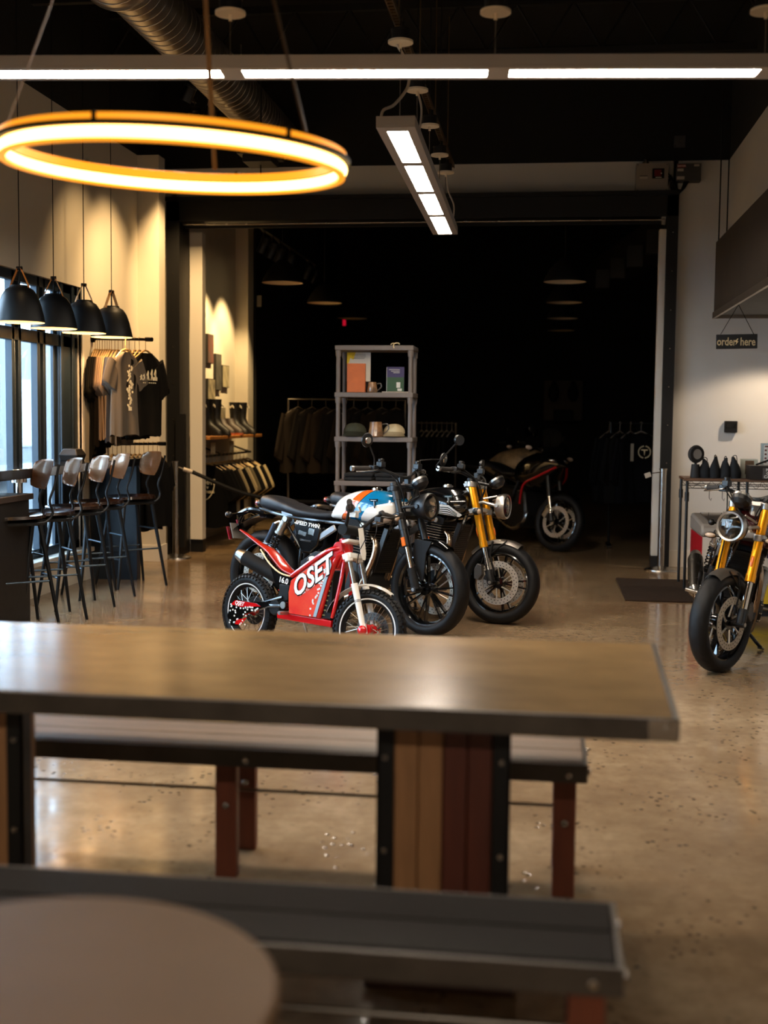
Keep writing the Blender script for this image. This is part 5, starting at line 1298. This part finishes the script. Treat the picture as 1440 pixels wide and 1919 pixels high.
for k in range(6): b.box((.1, -.342, .02+.013*k), (.9, .004, .005))
b.go('base_grille', [mat('navy_base', '#20262f', .5), blk], fz)
b = B(); b.loft([[(x, y, z) for y, z in ((-.37, .60), (-.37, .655), (-.33, .70), (.33, .735), (.37, .72), (.37, .60))] for x in (-.43, .63)]); b.go('lid_rim', mat('beige_grey_rim', '#7a736b', .45), fz, bevel=.02)
b = B(); b.loft([[(x, y, z) for y, z in ((-.31, .702), (-.31, .712), (.31, .742), (.31, .732))] for x in (-.36, .6)]); b.go('glass_lid', mat('dark_lid_glass', '#20262b', .06, coat=.5), fz)
b = B(); b.bb((-.2, -.32, .70), (.6, -.29, .72)); b.bb((-.1, .0, .722), (.6, .02, .735)); b.go('lid_rail', alu, fz)
b = B(); b.bb((-.3, -.385, .63), (.0, -.36, .66)); b.go('handle', blk, fz)

# wire shelf with a wooden top and things on it
wsx, wsy, wz = 1.55, 11.15, .985
ws = thing('wire_shelf', 'black wire stand with a wooden top beside the freezer', 'shelf', (wsx, wsy, 0))
B().bb((-.34, -.2, wz-.022), (1.3, .32, wz)).go('top', mat('brown_wood_top', '#6d4d38', .5, noise_amt=.3, nscale=5), ws, bevel=.003)
for x in (-.32, .19, 1.2):
    for y in (-.18, .3): b = B(); b.cyl((x, y, 0), (x, y, wz-.02), .013, n=12); b.cyl((x, y, wz-.2), (x, y, wz-.12), .019, n=12); b.go('post', blk, ws)
b = B()
for y in (-.18, .3):
    b.cyl((-.32, y, wz-.045), (1.2, y, wz-.045), .004, n=6); b.cyl((-.32, y, wz-.085), (1.2, y, wz-.085), .004, n=6)
    b.tube([(-.32+.045*k, y, wz-.045-.04*(k % 2)) for k in range(34)], .003, 5)
for x in (-.13, -.02): b.tube([(x, -.19, wz-.085), (x, -.19, wz-.17), (x+.015, -.19, wz-.19), (x+.02, -.19, wz-.17)], .003, 5)
b.go('wire_rail', blk, ws)
b = B(); M_ = RZ(.5) @ RX(PI/2)
b.M = M_; b.lathe([(.045, -.022), (.072, -.02), (.08, 0), (.072, .02), (.045, .022)], 28, closed=True); b.mi = 1; b.lathe([(0, -.018), (.045, -.02), (.045, .02), (0, .018)], 28); b.M = Matrix()
b.mi = 0; b.tube([(0, 0, 0), (.0, .02, -.09)], .012, 8); b.cyl((0, .02, -.21), (0, .02, -.09), .045, .035, n=16)
put(b.go('scooter_wheel', [mat('black_tread', '#191819', .7), mat('grey_hub', '#8b8782', .4)], basis=T(wsx-.24, wsy-.08, wz+.21)), 'small black wheel on a stand at the left end of the wooden top', 'wheel')
for k, (x, h_, lb) in enumerate(((-.16, .17, 'first'), (-.07, .19, 'second'), (.02, .18, 'third'), (.1, .19, 'fourth'))):
    b = B(); b.loft([[(cx_ + .055*s_*math.cos(a), .05*s_*math.sin(a), z) for a in [2*PI*i/14 for i in range(14)]] for z, s_, cx_ in ((0, .95, 0), (.05, 1.05, 0), (h_*.55, .8, 0), (h_*.8, .45, .008), (h_, .2, .018 if k % 2 else -.012))])
    b.tube([(-.02, 0, h_*.7), (-.01, 0, h_*1.05), (.02, 0, h_*1.0), (.02, 0, h_*.7)], .004, 6, sm=3)
    put(b.go('drawstring_pouch', mat('navy_black_pouch', '#101318', .85, bump=.3, bscale=25), basis=T(wsx+x, wsy-.04, wz) @ RZ(k)), f'{lb} black pouch from the left on the wooden top', 'pouch', 'black pouches on the wooden top')
r = thing('photo_block', 'clear block with a small green and brown picture on the wooden top', 'frame', (wsx+.235, wsy+.05, wz))
B().bb((-.075, -.012, 0), (.075, .012, .17)).go('clear_frame', mat('pale_acrylic', '#cfd3c4', .1, coat=.6), r); B().bb((-.035, -.016, .035), (.04, -.012, .155)).go('picture', mat('green_brown_print', '#24584c', .5, col2='#8a5436', nscale=16), r)
r = thing('photo_block', 'taller clear frame holding a white printed sheet behind the black box', 'frame', (wsx+.44, wsy+.1, wz))
B().bb((-.1, -.012, 0), (.1, .012, .31)).go('clear_frame', mat('pale_blue_acrylic', '#a9b9ba', .1, coat=.6), r)
b = B(); b.bb((-.075, -.016, .01), (.09, -.012, .295)); b.mi = 1; b.bb((-.02, -.018, .03), (.06, -.015, .17)); b.mi = 2
for k in range(7): b.bb((-.068, -.018, .03+.035*k), (-.05, -.0155, .045+.035*k))
b.bb((-.068, -.018, .275), (.08, -.0155, .288)); b.go('printed_sheet', [white_g, mat('pink_brown_ink', '#b07a62', .6), mat('dark_red_ink', '#6b3830', .6)], r)
b = B(); b.bb((-.16, -.1, 0), (.2, .1, .12)); b.mi = 1; b.bb((-.05, -.103, .01), (.08, -.1, .1)); b.mi = 2
for k, t_ in enumerate(('POPS', 'GIFT', 'CARDS')): b.text(t_, .034, T(.015, -.1035, .083-.029*k) @ RX(PI/2), .0006, bold=.0008)
put(b.go('card_box', [mat('dark_brown_box', '#191412', .45), mat('grey_label', '#4a4643', .5), white_g], basis=T(wsx+.36, wsy-.12, wz)), 'dark box with a grey gift card label on the wooden top', 'box')
tag(B().tube([(.0, 0, 0), (-.03, 0, .12), (.0, 0, .3), (.07, 0, .46), (.2, 0, .58)], .012, 8, sm=6).go('hoop_stand', mat('dark_green_hoop', '#1c2522', .4), basis=T(wsx+.47, wsy-.02, wz)), 'thin dark curved stand rising at the right edge of the view', 'stand')
b = B(); b.tube([(-.15, 0, 0), (.0, 0, .06), (.16, 0, .14)], .014, 8, sm=4, flat=.6)
for k in range(14): b.mi = 1 + k % 3; b.sph((-.02+.017*k, -.03+.01*(k % 4), .035+.006*(k % 5)), .014, 8, 6)
put(b.go('goods_bowl', [mblk, mat('orange_bits', '#d98a2b', .5), mat('white_bits', '#cfc8b6', .5), mat('green_bits', '#2d5a50', .5)], basis=T(wsx+.42, wsy-.1, wz+.125)), 'tangle of small orange and white goods on top of the gift card box', 'goods')

# ------------------------------------------------------------------ table and benches in the foreground
top_m = mat('patinated_metal_top', '#ab8b60', .2, 0, noise_amt=.3, nscale=2.2, col2='#7a6242', bump=.03, bscale=20, stretch=(.8, 1.7, 1))
rim_m2 = mat('dark_raw_steel', '#585149', .42, .4, noise_amt=.5, nscale=5)
wl = mat('light_oak_slat', '#a87a50', .5, noise_amt=.35, nscale=4, stretch=(10, 10, 1)); wr = mat('red_brown_slat', '#5d2a19', .5, noise_amt=.4, nscale=4, stretch=(10, 10, 1))
tb = thing('table', 'large metal topped table across the foreground', 'table', (-1.2, 3.5, 0))
def tq(y0, y1, x1a, x1b, z0, z1): return [[(-2.6, y0, z0), (x1a, y0, z0), (x1b, y1, z0), (-2.6, y1, z0)], [(-2.6, y0, z1), (x1a, y0, z1), (x1b, y1, z1), (-2.6, y1, z1)]]
b = B(); b.loft(tq(-.5, .5, 1.52, 1.55, .725, .77)); b.go('tabletop', top_m, tb, bevel=.003)
b = B(); b.loft(tq(-.512, -.5, 1.53, 1.53, .712, .768)); b.loft(tq(.5, .512, 1.56, 1.56, .712, .768)); b.loft([[(1.52, -.512, z), (1.535, -.512, z), (1.565, .512, z), (1.55, .512, z)] for z in (.712, .768)])
b.mi = 1; b.cyl((1.505, -.52, .74), (1.505, -.51, .74), .012, n=12); b.bb((1.46, -.5145, .715), (1.53, -.512, .766))
b.go('edge_band', [rim_m2, steel], tb, bevel=.002)
def pedestal(x0, x1, flip):
    n = 4; w_ = (x1-x0-.09)/n
    b = B()
    for k in range(n):
        b.mi = [0, 0, 1, 1][k] if not flip else [1, 0, 1, 0][k]; b.bb((x0+.045+w_*k, -.35, .05), (x0+.045+w_*(k+1)-.003, -.31, .71)); b.bb((x0+.045+w_*k, -.235, .05), (x0+.045+w_*(k+1)-.003, -.20, .71))
    for k in range(1):
        b.mi = k % 2
        for x in (x0+.01, x1-.05): b.bb((x, -.31+.0775*k, .05), (x+.035, -.31+.0775*(k+1)-.003, .71))
    b.mi = 2; b.bb((x0-.02, -.42, 0), (x1+.02, -.14, .05)); b.go('pedestal', [wl, wr, mat('dark_red_wood', '#3b1a10', .5)], tb, bevel=.003)
    for xa, xb, xo in ((x0, x0+.045, x0), (x1-.045, x1, x1-.006)):
        b = B(); b.bb((xa, -.36, .05), (xb, -.352, .72)); b.bb((xo, -.36, .05), (xo+.006, -.3, .72)); b.mi = 1
        for z in (.12, .35, .6): b.cyl(((xa+xb)/2, -.368, z), ((xa+xb)/2, -.358, z), .008, n=10)
        b.go('angle_iron', [ste, steel], tb)
pedestal(.775, 1.125, False); pedestal(-.555, -.205, True)
def bench(lb, x1, y, z, far):
    r = thing('bench', lb, 'bench', (0, y, 0)); x0 = -2.6
    pl = mat('dark_grey_plank' if not far else 'dark_brown_plank', '#1b1512' if not far else '#7b6148', .5, noise_amt=.4, nscale=4, stretch=(1, 9, 9), bump=.2, bscale=30, spec=.06 if not far else .5)
    for k in range(2): B().bb((x0, -.15+.15*k, z-.04), (x1-.005, -.003+.15*k, z)).go('seat_plank', pl, r, bevel=.004)
    b = B(); b.bb((x0, -.165, z-.062), (x1, -.152, z-.004)); b.bb((x0, .15, z-.062), (x1, .163, z-.004)); b.bb((x1-.004, -.165, z-.062), (x1+.008, .163, z-.004)); b.mi = 1
    for xx in (x1-.05, -.93, -2.2): b.cyl((xx, -.175, z-.037), (xx, -.165, z-.037), .011, n=12)
    b.cyl((x1+.008, -.12, z-.037), (x1+.018, -.12, z-.037), .011, n=12); b.cyl((x1+.008, .12, z-.037), (x1+.018, .12, z-.037), .011, n=12)
    b.go('edge_angle', [rim_m2, steel], r, bevel=.002)
    for xc in (x1-.06, -1.0, -2.2):
        for s in (-1, 1):
            b = B(); b.bb((xc-.035, s*.13-.02, 0), (xc+.035, s*.13+.02, z-.04)); b.mi = 1
            b.cyl((xc, s*.13-.026, z*.55), (xc, s*.13-.02, z*.55), .012, n=12); b.go('leg', [mat('reddish_bench_leg', '#733a22', .5, noise_amt=.35, nscale=4, stretch=(8, 8, 1)), steel], r, bevel=.003)
    b = B(); b.cyl((x0, 0, .245), (x1-.05, 0, .245), .006, n=8); b.go('tie_rod', steel, r)
    return r
bench('brown bench with reddish legs on the far side of the table', .14, 3.92, .432, True)
bench('dark grey plank bench on the near side of the table', .16, 2.46, .455, False)
# round tabletop in the near left corner: circle through three measured points on its rim
(xa, ya), (xb, yb), (xc, yc) = (-.655, 1.882), (-.381, 1.695), (-.864, 1.838)
d_ = 2*(xa*(yb-yc)+xb*(yc-ya)+xc*(ya-yb)); ux = ((xa*xa+ya*ya)*(yb-yc)+(xb*xb+yb*yb)*(yc-ya)+(xc*xc+yc*yc)*(ya-yb))/d_; uy = ((xa*xa+ya*ya)*(xc-xb)+(xb*xb+yb*yb)*(xa-xc)+(xc*xc+yc*yc)*(xb-xa))/d_
rad = math.hypot(xa-ux, ya-uy); print('round top', ux, uy, rad)
rt_ = thing('round_table', 'round tan tabletop in the near left corner', 'table', (-.685, 1.55, 0)); rad = .34
B().lathe([(0, .70), (rad-.006, .70), (rad, .694), (rad, .678), (rad-.006, .672), (0, .672)], 64).go('tabletop', mat('tan_tabletop', '#7b5a35', .55, noise_amt=.18, nscale=3, spec=.25), rt_)
b = B(); b.cyl((0, 0, .02), (0, 0, .672), .035, n=20); b.cyl((0, 0, 0), (0, 0, .02), .22, n=40); b.go('pedestal', ste, rt_)

# ------------------------------------------------------------------ lights
def light(name, typ, loc, energy, col, tgt=None, size=.05, angle=60, blend=.5):
    d = bpy.data.lights.new(name, typ); d.energy = energy; d.color = lin(col)[:3]
    o = bpy.data.objects.new(name, d); C.objects.link(o); o.location = loc
    if typ == 'SPOT': d.spot_size = R(angle); d.spot_blend = blend
    if typ in ('SPOT', 'POINT'): d.shadow_soft_size = size
    if typ == 'AREA': d.size = size
    if tgt is not None:
        dv = V(tgt) - V(loc); o.rotation_euler = dv.to_track_quat('-Z', 'Y').to_euler()
    return o
WARM = '#ffc98a'
for x, y, z, *_ in PEND:
    light('pendant_glow', 'SPOT', (x, y, z+.075), 42, WARM, (x, y, 0), .03, 150, .4)
for y in (14.3, 15.15): light('track_glow', 'SPOT', (-3.40, y+.013, 3.35), 230, '#ffd898', (XL, y+.15, 1.7), .03, 78, .6)
# ceiling spots washing the left wall and the shirts
for i, (y, e) in enumerate(((7.6, 35), (10.3, 130), (11.0, 290))):
    lb = ['nearest', 'middle', 'farthest'][i]
    spot(-3.05, y, 4.4, (XL, y+.2, 2.2), f'{lb} ceiling spotlight aimed at the left wall', False)
    light('wall_wash', 'SPOT', (-3.115, y+.013, 4.09), e, '#ffd294', (XL, y+.25, 1.9), .05, 72, .9)
spot(-3.3, 11.3, 4.4, (-3.8, 12.7, 2.0), 'ceiling spotlight aimed at the corner by the doorway', False)
light('wall_wash', 'SPOT', (-3.327, 11.376, 4.09), 370, '#ffd294', (-3.8, 12.8, 2.0), .04, 60, .8)
# counter lamp beyond the right edge, under the hood
cr = thing('counter_lamp', 'dome lamp under the hood out of view on the right', 'lamp', (2.35, 11.9, 2.2))
B().lathe([(.02, .14), (.07, .12), (.12, .05), (.14, 0)], 28).go('lamp_shade', mblk, cr, fix=False); B().cyl((0, 0, .14), (0, 0, .26), .005).go('cord', mblk, cr)
light('counter_glow', 'SPOT', (2.3, 12.0, 2.22), 60, '#ffe4c4', (2.1, 12.4, 0), .05, 130, .35)
# unseen linear light behind the camera, added as fill
for (x, y, lb) in ((-.8, -1.5, 'unseen linear light behind the viewer, added as fill'), ):
    r = thing('linear_light', lb, 'light', (x, y, 3.0)); B().bb((-1.8, -.08, .012), (1.8, .08, .06)).go('housing', housing, r); B().bb((-1.75, -.05, .0), (1.75, .05, .011)).go('diffuser', lit, r)

w = bpy.data.worlds.new('sky'); bpy.context.scene.world = w; w.use_nodes = True
bg = w.node_tree.nodes['Background']; bg.inputs[0].default_value = (.62, .8, 1, 1); bg.inputs[1].default_value = 22

# ------------------------------------------------------------------ camera
cd = bpy.data.cameras.new('camera'); cam = bpy.data.objects.new('camera', cd); C.objects.link(cam)
rv = V((0.9913158, 0.13108765, 0.01044067)); dv = V((0.02041788, -0.07499932, -0.99697453)); fv = V((-0.129908, 0.98852978, -0.07702455))
Mc = Matrix((rv, -dv, -fv)).transposed().to_4x4(); Mc.translation = (0, 0, 1.49); cam.matrix_world = Mc
cd.sensor_fit = 'VERTICAL'; cd.sensor_height = 36; cd.sensor_width = 27; cd.lens = 43.147
cd.dof.use_dof = True; cd.dof.focus_distance = 8.4; cd.dof.aperture_fstop = 1.7; cd.clip_end = 200
sc = bpy.context.scene; sc.camera = cam
sc.view_settings.view_transform = 'Standard'; sc.view_settings.look = 'None'; sc.view_settings.gamma = 1; sc.view_settings.exposure = 0
sc.view_settings.use_curve_mapping = False
sc.cycles.use_denoising = True; sc.cycles.max_bounces = 8; sc.cycles.sample_clamp_indirect = 4; sc.cycles.caustics_reflective = False; sc.cycles.caustics_refractive = False
